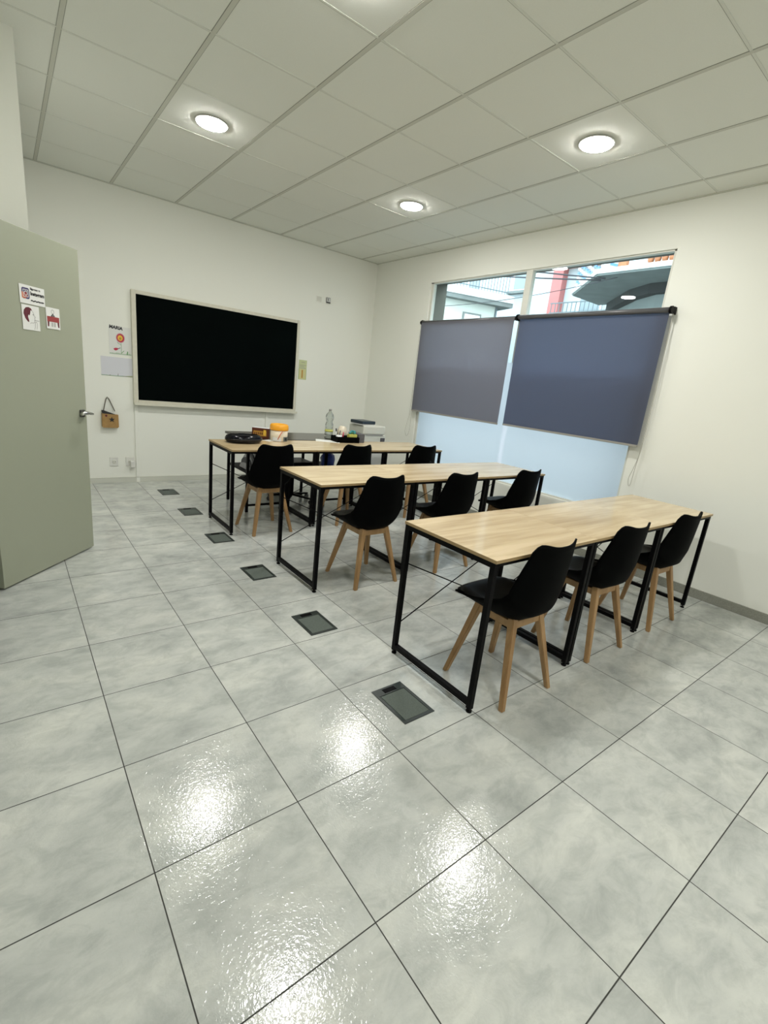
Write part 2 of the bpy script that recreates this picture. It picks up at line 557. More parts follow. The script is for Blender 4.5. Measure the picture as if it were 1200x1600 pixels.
# right wall with the big window opening, granite outer leaf
WY0, WY1, WZ0, WZ1 = 1.95, 4.79, 0.47, 2.645
b = B()
for (x0, x1, m) in ((X, X + 0.05, 'wall'), (X + 0.05, X + 0.28, 'granite')):
    b.box(x0, x1, -3.2, WY0, 0, H + 0.05, m)
    b.box(x0, x1, WY1, Y + 0.15, 0, H + 0.05, m)
    b.box(x0, x1, WY0, WY1, 0, WZ0, m)
    b.box(x0, x1, WY0, WY1, WZ1 + (0.035 if x0 > X else 0), H + 0.05, m)
struct(b, 'wall_right', 'white plaster wall around the large window')

b = B(); b.box(-1.75, X + 0.28, -3.35, -3.2, 0, H + 0.05, 'wall')
struct(b, 'wall_front', 'white wall behind the viewer')

b = B()
b.box(-1.75, -1.6, -3.2, 3.754, 0, H + 0.05, 'wall')
b.box(-1.75, 0.174, 3.754, Y + 0.15, 0, H + 0.05, 'wall')     # chase beside the door, narrows the room
b.box(-0.35, -0.20, 3.335, 3.754, 0, H + 0.05, 'wall')
b.box(-0.35, -0.20, 2.30, 2.45, 0, H + 0.05, 'wall')
b.box(-0.35, -0.20, 2.45, 3.335, 2.06, H + 0.05, 'wall')
b.box(-1.6, -0.35, 2.30, 2.45, 0, H + 0.05, 'wall')
struct(b, 'wall_left', 'white wall and chase beside the open door')

b = B()
b.box(0.19, X - 0.012, Y - 0.014, Y, 0, 0.055, 'skirt_w')
b.box(0.19, X - 0.012, Y - 0.016, Y, 0.055, 0.059, 'tbar')
struct(b, 'baseboard_back', 'low white skirting along the back wall')
b = B(); b.box(X - 0.012, X, -3.2, Y, 0, 0.072, 'skirt_g')
struct(b, 'baseboard_right', 'grey granite skirting under the window')

# cable trunking on the back wall
b = B(); b.box(1.106, 1.142, Y - 0.016, Y, 0, 0.88, 'wall', 0.002)
struct(b, 'trim_2', 'vertical cable trunking below the left end of the blackboard')
b = B(); b.box(2.655, 2.690, Y - 0.016, Y, 0, 0.88, 'wall', 0.002)
struct(b, 'trim_3', 'vertical cable trunking below the right half of the blackboard')

# door lining
b = B()
b.box(-0.37, -0.18, 3.325, 3.355, 0, 2.05, 'door')
b.box(-0.37, -0.18, 2.435, 2.465, 0, 2.05, 'door')
b.box(-0.37, -0.18, 2.435, 3.355, 2.03, 2.06, 'door')
struct(b, 'trim_4', 'sage green lining of the doorway')

# door leaf, standing open into the room
DA = math.radians(48.5)
door = B()
door.box(0, 0.782, 0, 0.040, 0.012, 1.992, 'door', 0.0015)
door = struct(door, 'door_1', 'sage green door leaf standing open')
place(door, (-0.097, 3.274, 0), DA)
hb = B()
hb.box(0.712, 0.758, -0.010, 0.0, 0.955, 1.003, 'dsteel', 0.004)
hb.tube([(0.735, 0, 0.982), (0.735, -0.045, 0.982)], 0.010, 'steel', 12)
hb.tube([(0.668, -0.046, 0.980), (0.690, -0.050, 0.987), (0.715, -0.053, 0.989), (0.742, -0.054, 0.983), (0.776, -0.052, 0.977)],
        [0.009, 0.012, 0.011, 0.009, 0.006], 'steel', 12)
h_ = hb.build('door_handle', door); h_['label'] = 'steel lever handle'
hb = B()
for z in (0.25, 1.0, 1.75):
    hb.tube([(-0.006, 0.046, z - 0.045), (-0.006, 0.046, z + 0.045)], 0.008, 'steel', 10)
    hb.box(-0.10, 0.0, 0.044, 0.049, z - 0.04, z + 0.04, 'steel')
hb.build('hinge', door)

# ------------------------------------------------------------------ window
win = B()
fx0, fx1 = X + 0.015, X + 0.065
fw = 0.038
win.box(fx0, fx1, WY1 - fw, WY1, WZ0, WZ1, 'wframe')
win.box(fx0, fx1, WY0, WY0 + 0.022, WZ0, WZ1, 'wframe')
win.box(fx0, fx1, WY0, WY1, WZ1 - 0.012, WZ1, 'wframe')
win.box(fx0, fx1, WY0, WY1, WZ0, WZ0 + 0.018, 'wframe')
win.box(fx0 - 0.004, fx1, 3.300, 3.375, 1.745, WZ1, 'wframe')
win = struct(win, 'window_1', 'large window in two panes with a pale aluminium frame')
g = B(); g.box(X + 0.036, X + 0.042, WY0 + 0.01, 3.31, WZ0 + 0.01, WZ1 - 0.006, 'glass'); g.build('window_pane', win)
g = B(); g.box(X + 0.036, X + 0.042, 3.365, WY1 - 0.01, WZ0 + 0.01, WZ1 - 0.006, 'glass'); g.build('window_pane', win)
g = B(); g.box(X + 0.0325, X + 0.0345, WY0 + 0.022, WY1 - fw, WZ0 + 0.018, 1.745, 'film')
o = g.build('frosted_film', win); o['label'] = 'pale blue frosted film on the lower glass'

# ------------------------------------------------------------------ roller blinds
def blind(y0, y1, z0, label, fab, chain_side, tx=0.020, name='roller_blind'):
    xb = X - 0.058
    t = thing(name, label, 'roller blind', (xb, (y0 + y1) / 2, z0), 0, None)
    hw = (y1 - y0) / 2
    zt = 2.178 - z0
    f = B()
    pts = []
    f.box(-0.0012, 0.0012, -hw + 0.012, hw - 0.012, 0.012, zt, fab)
    f.build('blind_fabric', t)
    f = B(); f.tube([(tx, -hw, zt), (tx, hw, zt)], 0.021, 'tube', 20)
    f.build('roller_tube', t)
    f = B(); f.box(-0.005, 0.005, -hw + 0.010, hw - 0.010, 0, 0.018, 'hem', 0.002); f.build('hem_bar', t)
    for s in (-1, 1):
        f = B()
        f.tube([(tx, s * (hw - 0.004), zt), (tx, s * (hw + 0.014), zt)], 0.025 if tx > 0 else 0.029, 'black', 18)
        f.box(0.018, 0.058, s * hw - 0.006 + s * 0.006, s * hw + 0.006 + s * 0.006, zt - 0.025, zt + 0.03, 'black')
        f.build('bracket', t)
    s = chain_side
    yc = s * (hw + 0.010)
    f = B()
    a = [(0.012, yc, zt - 0.02), (0.010, yc + s * 0.012, 0.5), (0.010, yc + s * 0.018, 0.0), (0.012, yc + s * 0.055, -0.17),
         (0.012, yc + s * 0.075, -0.27), (0.014, yc + s * 0.045, -0.335), (0.014, yc + s * 0.005, -0.30), (0.014, yc - s * 0.012, -0.18), (0.022, yc, 0.0), (0.028, yc, 0.5), (0.030, yc, zt - 0.02)]
    if s < 0:
        a = [(0.012, yc, zt - 0.02), (0.006, yc - 0.018, 0.5), (0.008, yc - 0.016, 0.02), (0.012, yc + 0.012, -0.17),
             (0.012, yc + 0.034, -0.27), (0.014, yc + 0.020, -0.335), (0.014, yc + 0.006, -0.30), (0.014, yc + 0.002, -0.18), (0.022, yc - 0.004, 0.0), (0.028, yc - 0.004, 0.5), (0.030, yc, zt - 0.02)]
    dense = []
    P = [Vector(p) for p in a]
    for i in range(len(P) - 1):
        p0, p1, p2, p3 = P[max(i - 1, 0)], P[i], P[i + 1], P[min(i + 2, len(P) - 1)]
        for k in range(5):
            q = k / 5
            dense.append(0.5 * ((2 * p1) + (p2 - p0) * q + (2 * p0 - 5 * p1 + 4 * p2 - p3) * q * q + (3 * p1 - p0 - 3 * p2 + p3) * q ** 3))
    dense.append(P[-1])
    f.tube(dense, 0.0022, 'chain', 5)
    f.build('pull_chain', t)
    return t
blind(3.365, 4.825, 1.090, 'lighter grey roller blind hanging over the left window pane', 'blind1', 1)
blind(1.855, 3.315, 1.095, 'darker blue-grey roller blind hanging over the right window pane', 'blind2', -1, -0.018)

# ------------------------------------------------------------------ ceiling lamps
lamp_labels = {  # overhead and rear lamps continue the grid unseen, added for their light
    (1.26, 0.25): 'unseen round white ceiling downlight added for light nearly overhead, on the door side, outside the view',
    (1.26, -1.56): 'unseen round white ceiling downlight added for light behind the viewer, on the door side',
    (3.07, -1.56): 'unseen round white ceiling downlight added for light behind the viewer, on the window side',
    (1.258, 3.883): 'round white ceiling downlight, leftmost of the three fully seen',
    (3.067, 2.062): 'round white ceiling downlight, rightmost, closest to the window wall and the viewer',
    (3.070, 3.871): 'round white ceiling downlight, smallest in view, above the rear desks',
    (1.262, 2.066): 'round white ceiling downlight cut off by the top edge of the view',
}
lamp0 = None
for i, (x, y) in enumerate([(1.258, 3.883), (3.067, 2.062), (3.070, 3.871), (1.262, 2.066), (1.26, 0.25), (1.26, -1.56), (3.07, -1.56)]):
    if lamp0 is None:
        t = thing('ceiling_downlight', '', 'ceiling light', (x, y, H))
        r = B(); r.lathe([(0.096, 0.0), (0.112, 0.0), (0.110, -0.0025), (0.100, -0.003)], 'ring', 40); r.build('lamp_ring', t)
        r = B(); r.lathe([(0.099, -0.0020), (0.097, -0.0070), (0.088, -0.0090), (0.05, -0.0100), (0.001, -0.0105)], 'lamp', 40); r.build('lamp_diffuser', t)
        lamp0 = t
    else:
        t = copy_tree(lamp0)
    t.location = (x, y, H)
    t['label'] = lamp_labels.get((x, y), '')
    t['category'] = 'ceiling light'
    t['group'] = 'downlights in the tiled ceiling'

# ================================================================== BLACKBOARD
bd = thing('blackboard', 'wide black chalkboard in a worn cream frame on the back wall', 'blackboard', (2.085, Y, 0.88))
f = B(); f.box(-0.945, 0.945, -0.030, -0.006, 0.045, 1.150, 'board'); f.build('writing_surface', bd)
f = B()
f.box(-0.985, -0.940, -0.042, 0, 0.0, 1.180, 'bframe', 0.003)
f.box(0.945, 0.978, -0.042, 0, 0.0, 1.180, 'bframe', 0.003)
f.box(-0.9395, 0.9445, -0.041, 0, 1.142, 1.179, 'bframe', 0.003)
f.box(-0.9395, 0.9445, -0.041, 0, 0.001, 0.052, 'bframe', 0.003)
f.build('frame', bd)
f = B(); f.box(-0.985, 0.985, -0.080, -0.0425, -0.002, 0.014, 'bframe', 0.003); f.box(-0.984, 0.984, -0.0835, -0.0805, -0.001, 0.026, 'bframe')
f.build('chalk_ledge', bd)

# ================================================================== PAPERS
def disc(b, cx, cz, r, y, m, n=20, sx=1.0, sz=1.0):
    b.face([(cx + sx * r * math.cos(2 * PI * i / n), y, cz + sz * r * math.sin(2 * PI * i / n)) for i in range(n)], m)

def poly(b, pts, y, m):
    b.face([(p[0], y, p[1]) for p in pts], m)

def stroke(b, pts, wd, y, m):
    for p, q in zip(pts, pts[1:]):
        d = Vector((q[0] - p[0], q[1] - p[1])); l = d.length
        if l < 1e-6: continue
        n = Vector((-d.y, d.x)) / l * wd / 2
        e = d / l * wd * 0.3
        b.face([(p[0] - e.x + n.x, y, p[1] - e.y + n.y), (q[0] + e.x + n.x, y, q[1] + e.y + n.y),
                (q[0] + e.x - n.x, y, q[1] + e.y - n.y), (p[0] - e.x - n.x, y, p[1] - e.y - n.y)], m)

def txt_mtx(x, z, y, sx=1.0, rot=0.0):
    # text lies in XY; stand it up in XZ facing -Y
    return Matrix.Translation((x, y, z)) @ Matrix.Rotation(PI / 2, 4, 'X') @ Matrix.Rotation(rot, 4, 'Z') @ Matrix.Diagonal((sx, 1, 1, 1))

# child's flower drawing
b = B()
b.box(0, 0.212, -0.0016, 0, 0, 0.285, 'paper')
y = -0.0022
b.text('MARIA', 0.044, 'ink', txt_mtx(0.006, 0.262, y, 0.95, -0.08), 0.0022)
cxp, czp = 0.108, 0.172
pts = []
for i in range(44):
    r = 0.052 if i % 2 else 0.040
    a = 2 * PI * i / 44
    pts.append((cxp + 0.86 * r * math.cos(a), czp + r * math.sin(a)))
poly(b, pts, y, 'pink'); disc(b, cxp - 0.002, czp, 0.028, y - 0.0005, 'yellow', sx=0.85)
disc(b, cxp - 0.002, czp - 0.006, 0.014, y - 0.001, 'gold', sx=0.85)
stroke(b, [(cxp + 0.004, czp - 0.05), (cxp + 0.006, 0.07), (cxp + 0.004, 0.02)], 0.0035, y, 'green')
stroke(b, [(cxp + 0.004, 0.105), (cxp - 0.02, 0.115), (cxp - 0.03, 0.128)], 0.004, y, 'green')
stroke(b, [(cxp + 0.006, 0.02), (cxp + 0.030, 0.045)], 0.005, y, 'green')
poly(b, [(0.040, 0.060), (0.062, 0.070), (0.088, 0.066), (0.078, 0.050), (0.060, 0.040), (0.046, 0.046)], y, 'pink')
stroke(b, [(0.084, 0.062), (0.104, 0.072)], 0.006, y, 'indigo')
for i in range(20):
    x = 0.006 + i * 0.0102
    stroke(b, [(x, 0.006), (x + 0.004, 0.013 + 0.008 * random.random())], 0.0045, y, 'green')
stroke(b, [(0.170, 0.010), (0.172, 0.040)], 0.009, y, 'green')
o = b.build('drawing'); o.location = (0.886, Y - 0.0005, 1.388)
tag(o, "child's drawing of a red and yellow flower taped beside the blackboard", 'drawing')
b = B()
b.box(0, 0.300, -0.0016, 0, 0, 0.195, 'paper2')
y = -0.0022
stroke(b, [(0.0, 0.004), (0.15, 0.002), (0.21, 0.005), (0.30, 0.006)], 0.004, y, 'green')
poly(b, [(0.19, 0.002), (0.30, 0.002), (0.30, 0.016), (0.24, 0.010)], y, 'pnote')
stroke(b, [(0.155, 0.004), (0.157, 0.026)], 0.006, y, 'gink')
stroke(b, [(0.07, 0.003), (0.085, 0.008)], 0.006, y, 'gink')
o = b.build('drawing'); o.location = (0.803, Y - 0.0005, 1.166)
tag(o, 'nearly blank landscape sheet with a thin green base line, under the flower drawing', 'drawing')

# green notice right of the board
b = B()
b.box(0, 0.118, -0.0016, 0, 0, 0.252, 'pnote')
y = -0.0022
poly(b, [(0.008, 0.010), (0.110, 0.010), (0.110, 0.135), (0.008, 0.135)], y, 'pnote2')
for z, x0, x1 in ((0.222, 0.035, 0.085), (0.185, 0.010, 0.108), (0.168, 0.012, 0.080), (0.148, 0.010, 0.108)):
    stroke(b, [(x0, z), (x1, z)], 0.005, y, 'gink')
poly(b, [(0.045, 0.02), (0.065, 0.02), (0.065, 0.125), (0.045, 0.125)], y - 0.0004, 'gold')
for x in (0.004, 0.114):
    stroke(b, [(x, 0.004), (x, 0.14)], 0.003, y - 0.0004, 'green')
o = b.build('notice'); o.location = (3.098, Y - 0.0005, 1.329)
tag(o, 'narrow yellow-green printed notice on the wall right of the blackboard', 'notice')

# papers on the door (door-local coordinates, standing just proud of the leaf)
def on_door(o, u, z):
    c, s = math.cos(DA), math.sin(DA)
    o.location = (-0.097 + u * c + 0.0015 * s, 3.274 + u * s - 0.0015 * c, z)
    o.rotation_euler = (0, 0, DA)
b = B()
b.box(0, 0.182, -0.0014, 0, 0, 0.098, 'paper')
y = -0.0020
rr = []
for cx_, cz_, a0 in ((0.058, 0.072, 0), (0.026, 0.072, 90), (0.026, 0.036, 180), (0.058, 0.036, 270)):
    for k in range(5):
        a = math.radians(a0 + k * 22.5)
        rr.append((cx_ + 0.011 * math.cos(a), cz_ + 0.011 * math.sin(a)))
poly(b, rr, y, 'indigo')
poly(b, [(0.015, 0.028), (0.042, 0.026), (0.046, 0.052), (0.015, 0.060)], y - 0.0003, 'orange')
poly(b, [(0.030, 0.030), (0.056, 0.034), (0.054, 0.060), (0.030, 0.058)], y - 0.0006, 'red')
def ring(b, cx, cz, r0, r1, y, m, n=24):
    for i in range(n):
        a, c = 2 * PI * i / n, 2 * PI * (i + 1) / n
        b.face([(cx + r0 * math.cos(a), y, cz + r0 * math.sin(a)), (cx + r1 * math.cos(a), y, cz + r1 * math.sin(a)),
                (cx + r1 * math.cos(c), y, cz + r1 * math.sin(c)), (cx + r0 * math.cos(c), y, cz + r0 * math.sin(c))], m)
ring(b, 0.042, 0.054, 0.009, 0.0125, y - 0.001, 'paper')
sq = [(0.024, 0.036), (0.060, 0.036), (0.060, 0.072), (0.024, 0.072), (0.024, 0.036)]
stroke(b, sq, 0.003, y - 0.001, 'paper')
disc(b, 0.0535, 0.0655, 0.0025, y - 0.0012, 'paper', 10)
b.text('Síguenos en', 0.0155, 'ink', txt_mtx(0.076, 0.078, y), 0.0006)
b.text('Instagram', 0.026, 'ink', txt_mtx(0.076, 0.050, y), 0.0012)
for k in range(13):
    x = 0.078 + k * 0.0073
    stroke(b, [(x, 0.020 + 0.002 * math.sin(k * 2.1)), (x + 0.0058, 0.021 + 0.002 * math.cos(k * 1.7))], 0.006, y, 'ink')
o = b.build('sign'); on_door(o, 0.290, 1.607)
tag(o, 'white rectangular social media sign, uppermost of the papers on the green door', 'sign')

b = B()
b.box(0, 0.125, -0.0014, 0, 0, 0.132, 'paper')
y = -0.0020
poly(b, [(0.010, 0.085), (0.014, 0.104), (0.028, 0.118), (0.048, 0.122), (0.066, 0.117), (0.074, 0.103), (0.062, 0.108), (0.058, 0.092), (0.052, 0.078), (0.044, 0.082),
         (0.040, 0.070), (0.046, 0.052), (0.046, 0.042), (0.036, 0.044), (0.020, 0.060)], y, 'maroon')
stroke(b, [(0.074, 0.103), (0.082, 0.092), (0.084, 0.082), (0.094, 0.072), (0.088, 0.068), (0.090, 0.060), (0.086, 0.056), (0.088, 0.048), (0.078, 0.040), (0.060, 0.040), (0.054, 0.034)], 0.0022, y, 'gink')
stroke(b, [(0.076, 0.086), (0.081, 0.084)], 0.003, y, 'ink')
stroke(b, [(0.088, 0.056), (0.094, 0.056), (0.120, 0.055)], 0.003, y, 'gink')
stroke(b, [(0.088, 0.020), (0.090, 0.044), (0.100, 0.048), (0.106, 0.036), (0.103, 0.022), (0.098, 0.008)], 0.0022, y, 'gink')
stroke(b, [(0.088, 0.020), (0.082, 0.006)], 0.0022, y, 'gink')
o = b.build('pictogram'); on_door(o, 0.296, 1.468)
tag(o, 'pictogram of a dark-haired head with a finger to the lips, on the green door', 'pictogram')

b = B()
b.box(0, 0.110, -0.0014, 0, 0, 0.120, 'paper')
y = -0.0020
ring(b, 0.053, 0.097, 0.010, 0.0125, y, 'gink')
stroke(b, [(0.040, 0.072), (0.053, 0.086), (0.068, 0.072)], 0.004, y, 'ink')
stroke(b, [(0.044, 0.072), (0.053, 0.080), (0.062, 0.072), (0.044, 0.072)], 0.0025, y, 'ink')
poly(b, [(0.006, 0.040), (0.104, 0.040), (0.104, 0.070), (0.006, 0.070)], y, 'red')
poly(b, [(0.008, 0.012), (0.018, 0.012), (0.022, 0.040), (0.008, 0.040)], y, 'maroon')
poly(b, [(0.092, 0.012), (0.102, 0.012), (0.102, 0.040), (0.088, 0.040)], y, 'maroon')
for x in (0.040, 0.048, 0.060, 0.068):
    stroke(b, [(x, 0.014), (x + 0.001, 0.036)], 0.0045, y, 'gink')
o = b.build('pictogram'); on_door(o, 0.474, 1.493)
tag(o, 'pictogram of a figure sitting at a red table, on the green door', 'pictogram')

# ================================================================== SMALL WALL THINGS
t = thing('hanging_bag', 'small brown kraft bag with a black star hanging on the wall', 'bag', (0.862, Y, 0.62))
b = B()
pr = [(-0.078, 0.006), (-0.070, 0.0), (0.066, 0.0), (0.078, 0.012), (0.076, 0.140), (-0.076, 0.150)]
b.prism(pr, 1, -0.060, -0.004, 'kraft')
b.prism([(-0.070, 0.150), (0.055, 0.140), (-0.060, 0.182), (-0.076, 0.180)], 1, -0.054, -0.006, 'ink')
o = b.build('bag_body', t)
b = B()
star = []
for i in range(10):
    r = 0.030 if i % 2 == 0 else 0.013
    a = PI / 2 + i * PI / 5
    star.append((0.012 + r * math.cos(a), 0.088 + r * math.sin(a)))
b.prism(star, 1, -0.063, -0.060, 'ink')
b.prism([(-0.040 + 0.011 * math.cos(k * PI / 5), 0.128 + 0.011 * math.sin(k * PI / 5)) for k in range(10)], 1, -0.063, -0.060, 'maroon')
b.build('star', t)['label'] = 'black star cut-out'
b = B()
b.tube([(-0.060, -0.020, 0.165), (-0.045, -0.018, 0.235), (-0.028, -0.010, 0.300), (-0.016, -0.008, 0.322), (-0.002, -0.010, 0.305), (0.024, -0.018, 0.240), (0.048, -0.030, 0.175)], 0.0045, 'rope', 8)
b.tube([(-0.016, 0, 0.316), (-0.016, -0.018, 0.316)], 0.004, 'steel', 8)
b.build('cord_handle', t)

def socket(x, z, label, plug):
    t = thing('wall_socket', label, 'socket', (x, Y, z))
    b = B(); b.box(-0.042, 0.042, -0.010, 0, -0.050, 0.050, 'white', 0.003); b.build('cover_plate', t)
    b = B(); b.lathe([(0.022, 0.0), (0.022, 0.002), (0.018, 0.002)], 'wframe', 20)
    for s in (-1, 1):
        b.lathe([(0.0032, 0.0), (0.0032, 0.003)], 'ink', 8, (s * 0.010, 0, 0.0))
    o = b.build('outlet', t); o.rotation_euler = (PI / 2, 0, 0); o.location = (0, -0.010, 0)
    if plug:
        b = B(); b.box(-0.002, 0.044, -0.060, -0.011, -0.062, 0.012, 'white', 0.006)
        o = b.build('plug_adapter'); o.location = (x, Y, z)
        tag(o, 'white plug adapter pushed into the right-hand wall socket', 'plug')
socket(0.887, 0.240, 'white wall socket low on the back wall below the brown bag', False)
socket(1.046, 0.240, 'white wall socket beside the trunking, holding a plug adapter', True)

t = thing('blank_plate', 'small white cover plate high on the wall right of the blackboard', 'cover plate', (3.336, Y, 2.373))
b = B(); b.box(-0.042, 0.042, -0.010, 0, -0.036, 0.036, 'wall', 0.003); b.box(-0.034, 0.034, -0.012, -0.010, -0.028, 0.028, 'wframe', 0.002); b.build('plate', t)
b = B(); b.box(-0.030, 0.030, -0.014, 0, -0.034, 0.034, 'gink', 0.003)
b.box(-0.022, 0.020, -0.017, -0.014, -0.016, 0.026, 'paper')
b.box(-0.010, 0.000, -0.019, -0.017, -0.010, 0.022, 'ink')
b.box(-0.028, 0.030, -0.019, -0.014, -0.034, -0.024, 'ink')
o = b.build('antenna_socket'); o.location = (3.474, Y, 2.378)
tag(o, 'small black and white wall outlet just right of the high cover plate', 'outlet')

# ================================================================== FLOOR BOXES
fb_lab = ['dark floor socket box, largest and nearest the viewer, beside the front desk leg',
          'dark floor socket box, second from the viewer',
          'dark floor socket box, third from the viewer, level with the middle row of desks',
          'dark floor socket box touching the front left foot of the rear row of desks',
          'dark floor socket box, second from the back wall',
          'dark floor socket box, farthest away, closest to the back wall']
fb = None
for i, yb in enumerate((1.218, 2.032, 2.842, 3.645, 4.465, 5.268)):
    if fb is None:
        t = thing('floor_box', '', 'floor box', (0, 0, 0))
        b = B()
        W, D = 0.172, 0.246
        b.box(0, W, 0, 0.016, 0, 0.004, 'boxlid', 0.001)
        b.box(0, W, D - 0.048, D, 0, 0.004, 'boxlid', 0.001)
        b.box(0, 0.016, 0.016, D - 0.048, 0, 0.004, 'boxlid', 0.001)
        b.box(W - 0.016, W, 0.016, D - 0.048, 0, 0.004, 'boxlid', 0.001)
        b.build('box_frame', t)
        b = B(); b.box(0.018, W - 0.018, 0.018, D - 0.050, 0, 0.0028, 'boxins'); b.build('lid_inlay', t)['label'] = 'grey carpeted lid inlay'
        b = B(); b.box(0.05, 0.12, D - 0.040, D - 0.012, 0.0035, 0.0052, 'black', 0.001); b.build('cable_flap', t)
        fb = t
    else:
        t = copy_tree(fb)
    t.location = (1.229, yb, 0.0)
    t['label'] = fb_lab[i]; t['category'] = 'floor box'; t['group'] = 'floor socket boxes in a line'

# ================================================================== DESKS
DW, DD = 0.800, 0.585
def make_desk():
    t = thing('desk', '', 'desk')
    b = B(); b.box(-DW / 2 + 0.0008, DW / 2 - 0.0008, -DD / 2, DD / 2, TZ - 0.0155, TZ, 'top', 0.001)
    o = b.build('tabletop', t)
    # band the edges a darker tone
    o.data.materials.append(M['topedge'])
    for p in o.data.polygons:
        if abs(p.normal.z) < 0.5:
            p.material_index = 1
    s = 0.025
    ztop = TZ - 0.0155
    x0 = DW / 2 - 0.004 - s / 2; y0 = DD / 2 - 0.008 - s / 2
    for sx in (-1, 1):
        for sy in (-1, 1):
            b = B(); b.box(sx * x0 - s / 2, sx * x0 + s / 2, sy * y0 - s / 2, sy * y0 + s / 2, 0.018, ztop, 'black', 0.0015)
            lg = b.build('leg', t)
            b = B(); b.lathe([(0.004, 0.018), (0.004, 0.008), (0.0135, 0.008), (0.0135, 0.0)], 'black', 12, (sx * x0, sy * y0, 0)); b.build('foot', lg)
        b = B(); b.box(sx * x0 - s / 2, sx * x0 + s / 2, -y0 + s / 2, y0 - s / 2, 0.030, 0.030 + s, 'black', 0.0015); b.build('floor_rail', t)
        b = B(); b.box(sx * x0 - s / 2, sx * x0 + s / 2, -y0 + s / 2, y0 - s / 2, ztop - s, ztop - 0.0005, 'black', 0.0015); b.build('side_rail', t)
    for sy in (-1, 1):
        b = B(); b.box(-x0 + s / 2, x0 - s / 2, sy * y0 - s / 2, sy * y0 + s / 2, ztop - 0.018, ztop - 0.0005, 'black', 0.0015); b.build('long_rail', t)
    for k in (-1, 1):
        b = B(); b.tube([(-k * x0, y0 + 0.004 + k * 0.003, 0.165), (k * x0, y0 + 0.004 + k * 0.003, 0.520)], 0.0032, 'black', 8); b.build('cross_brace', t)
    return t
desk0 = make_desk()
rows = [('front', 1.522, 1.410), ('middle', 1.502, 2.792), ('rear', 1.414, 4.080)]
where = {0: 'left-hand', 1: 'centre', 2: 'window-side'}
rowtxt = {'front': 'the front row nearest the viewer', 'middle': 'the middle row', 'rear': 'the rear row'}
first = True
for rn, x0, yc in rows:
    for k in range(3):
        d = desk0 if first else copy_tree(desk0)
        first = False
        d.location = (x0 + DW * (k + 0.5), yc, 0)
        d['label'] = 'oak-topped desk on black metal legs, %s desk of %s' % (where[k], rowtxt[rn])
        d['category'] = 'desk'
        d['group'] = 'oak-topped desks of the %s row' % rn

# ================================================================== CHAIRS
def interp(tab, t):
    for (a, va), (c, vc) in zip(tab, tab[1:]):
        if t <= c:
            f = (t - a) / (c - a); f = f * f * (3 - 2 * f) * 0.4 + f * 0.6
            return tuple(p + (q - p) * f for p, q in zip(va, vc))
    return tab[-1][1]
#            y      z     halfwidth lift  fwd
PROF = [(0.00, (0.236, 0.412, 0.140, 0.006, -0.022)),
        (0.04, (0.232, 0.421, 0.170, 0.010, -0.024)),
        (0.14, (0.172, 0.418, 0.194, 0.026, -0.012)),
        (0.28, (0.072, 0.402, 0.210, 0.062, 0.0)),
        (0.42, (-0.030, 0.391, 0.220, 0.104, 0.0)),
        (0.54, (-0.118, 0.400, 0.221, 0.132, 0.018)),
        (0.62, (-0.174, 0.440, 0.214, 0.124, 0.044)),
        (0.72, (-0.203, 0.528, 0.202, 0.078, 0.068)),
        (0.82, (-0.214, 0.622, 0.189, 0.034, 0.066)),
        (0.92, (-0.222, 0.714, 0.175, 0.014, 0.057)),
        (1.00, (-0.228, 0.793, 0.163, 0.004, 0.052))]
def shell_pt(t, u, inner=0.0):
    y, z, hw, lift, fwd = interp(PROF, t)
    a = abs(u)
    x = hw * u
    z = z + lift * a ** (3.6 if t < 0.5 else 3.6 - min(1.0, (t - 0.5) * 5))
    k = min(max((t - 0.80) / 0.20, 0), 1); k = k * k
    z += k * (0.011 * math.exp(-((a - 0.74) / 0.30) ** 2) - 0.004)      # gentle double wave of the top rim
    z -= k * 0.034 * (max(0.0, a - 0.78) / 0.22) ** 2.2                 # rounded shoulders
    k2 = min(max((0.10 - t) / 0.10, 0), 1)
    return Vector((x, y + fwd * a ** 2.2, z))

def grid_mesh(b, rows_, m, closed=None):
    k = b.mi(m)
    vs = [[b.bm.verts.new(p) for p in r] for r in rows_]
    for r0, r1 in zip(vs, vs[1:]):
        for i in range(len(r0) - 1):
            f = b.bm.faces.new((r0[i], r0[i + 1], r1[i + 1], r1[i])); f.material_index = k; f.smooth = True
    return vs

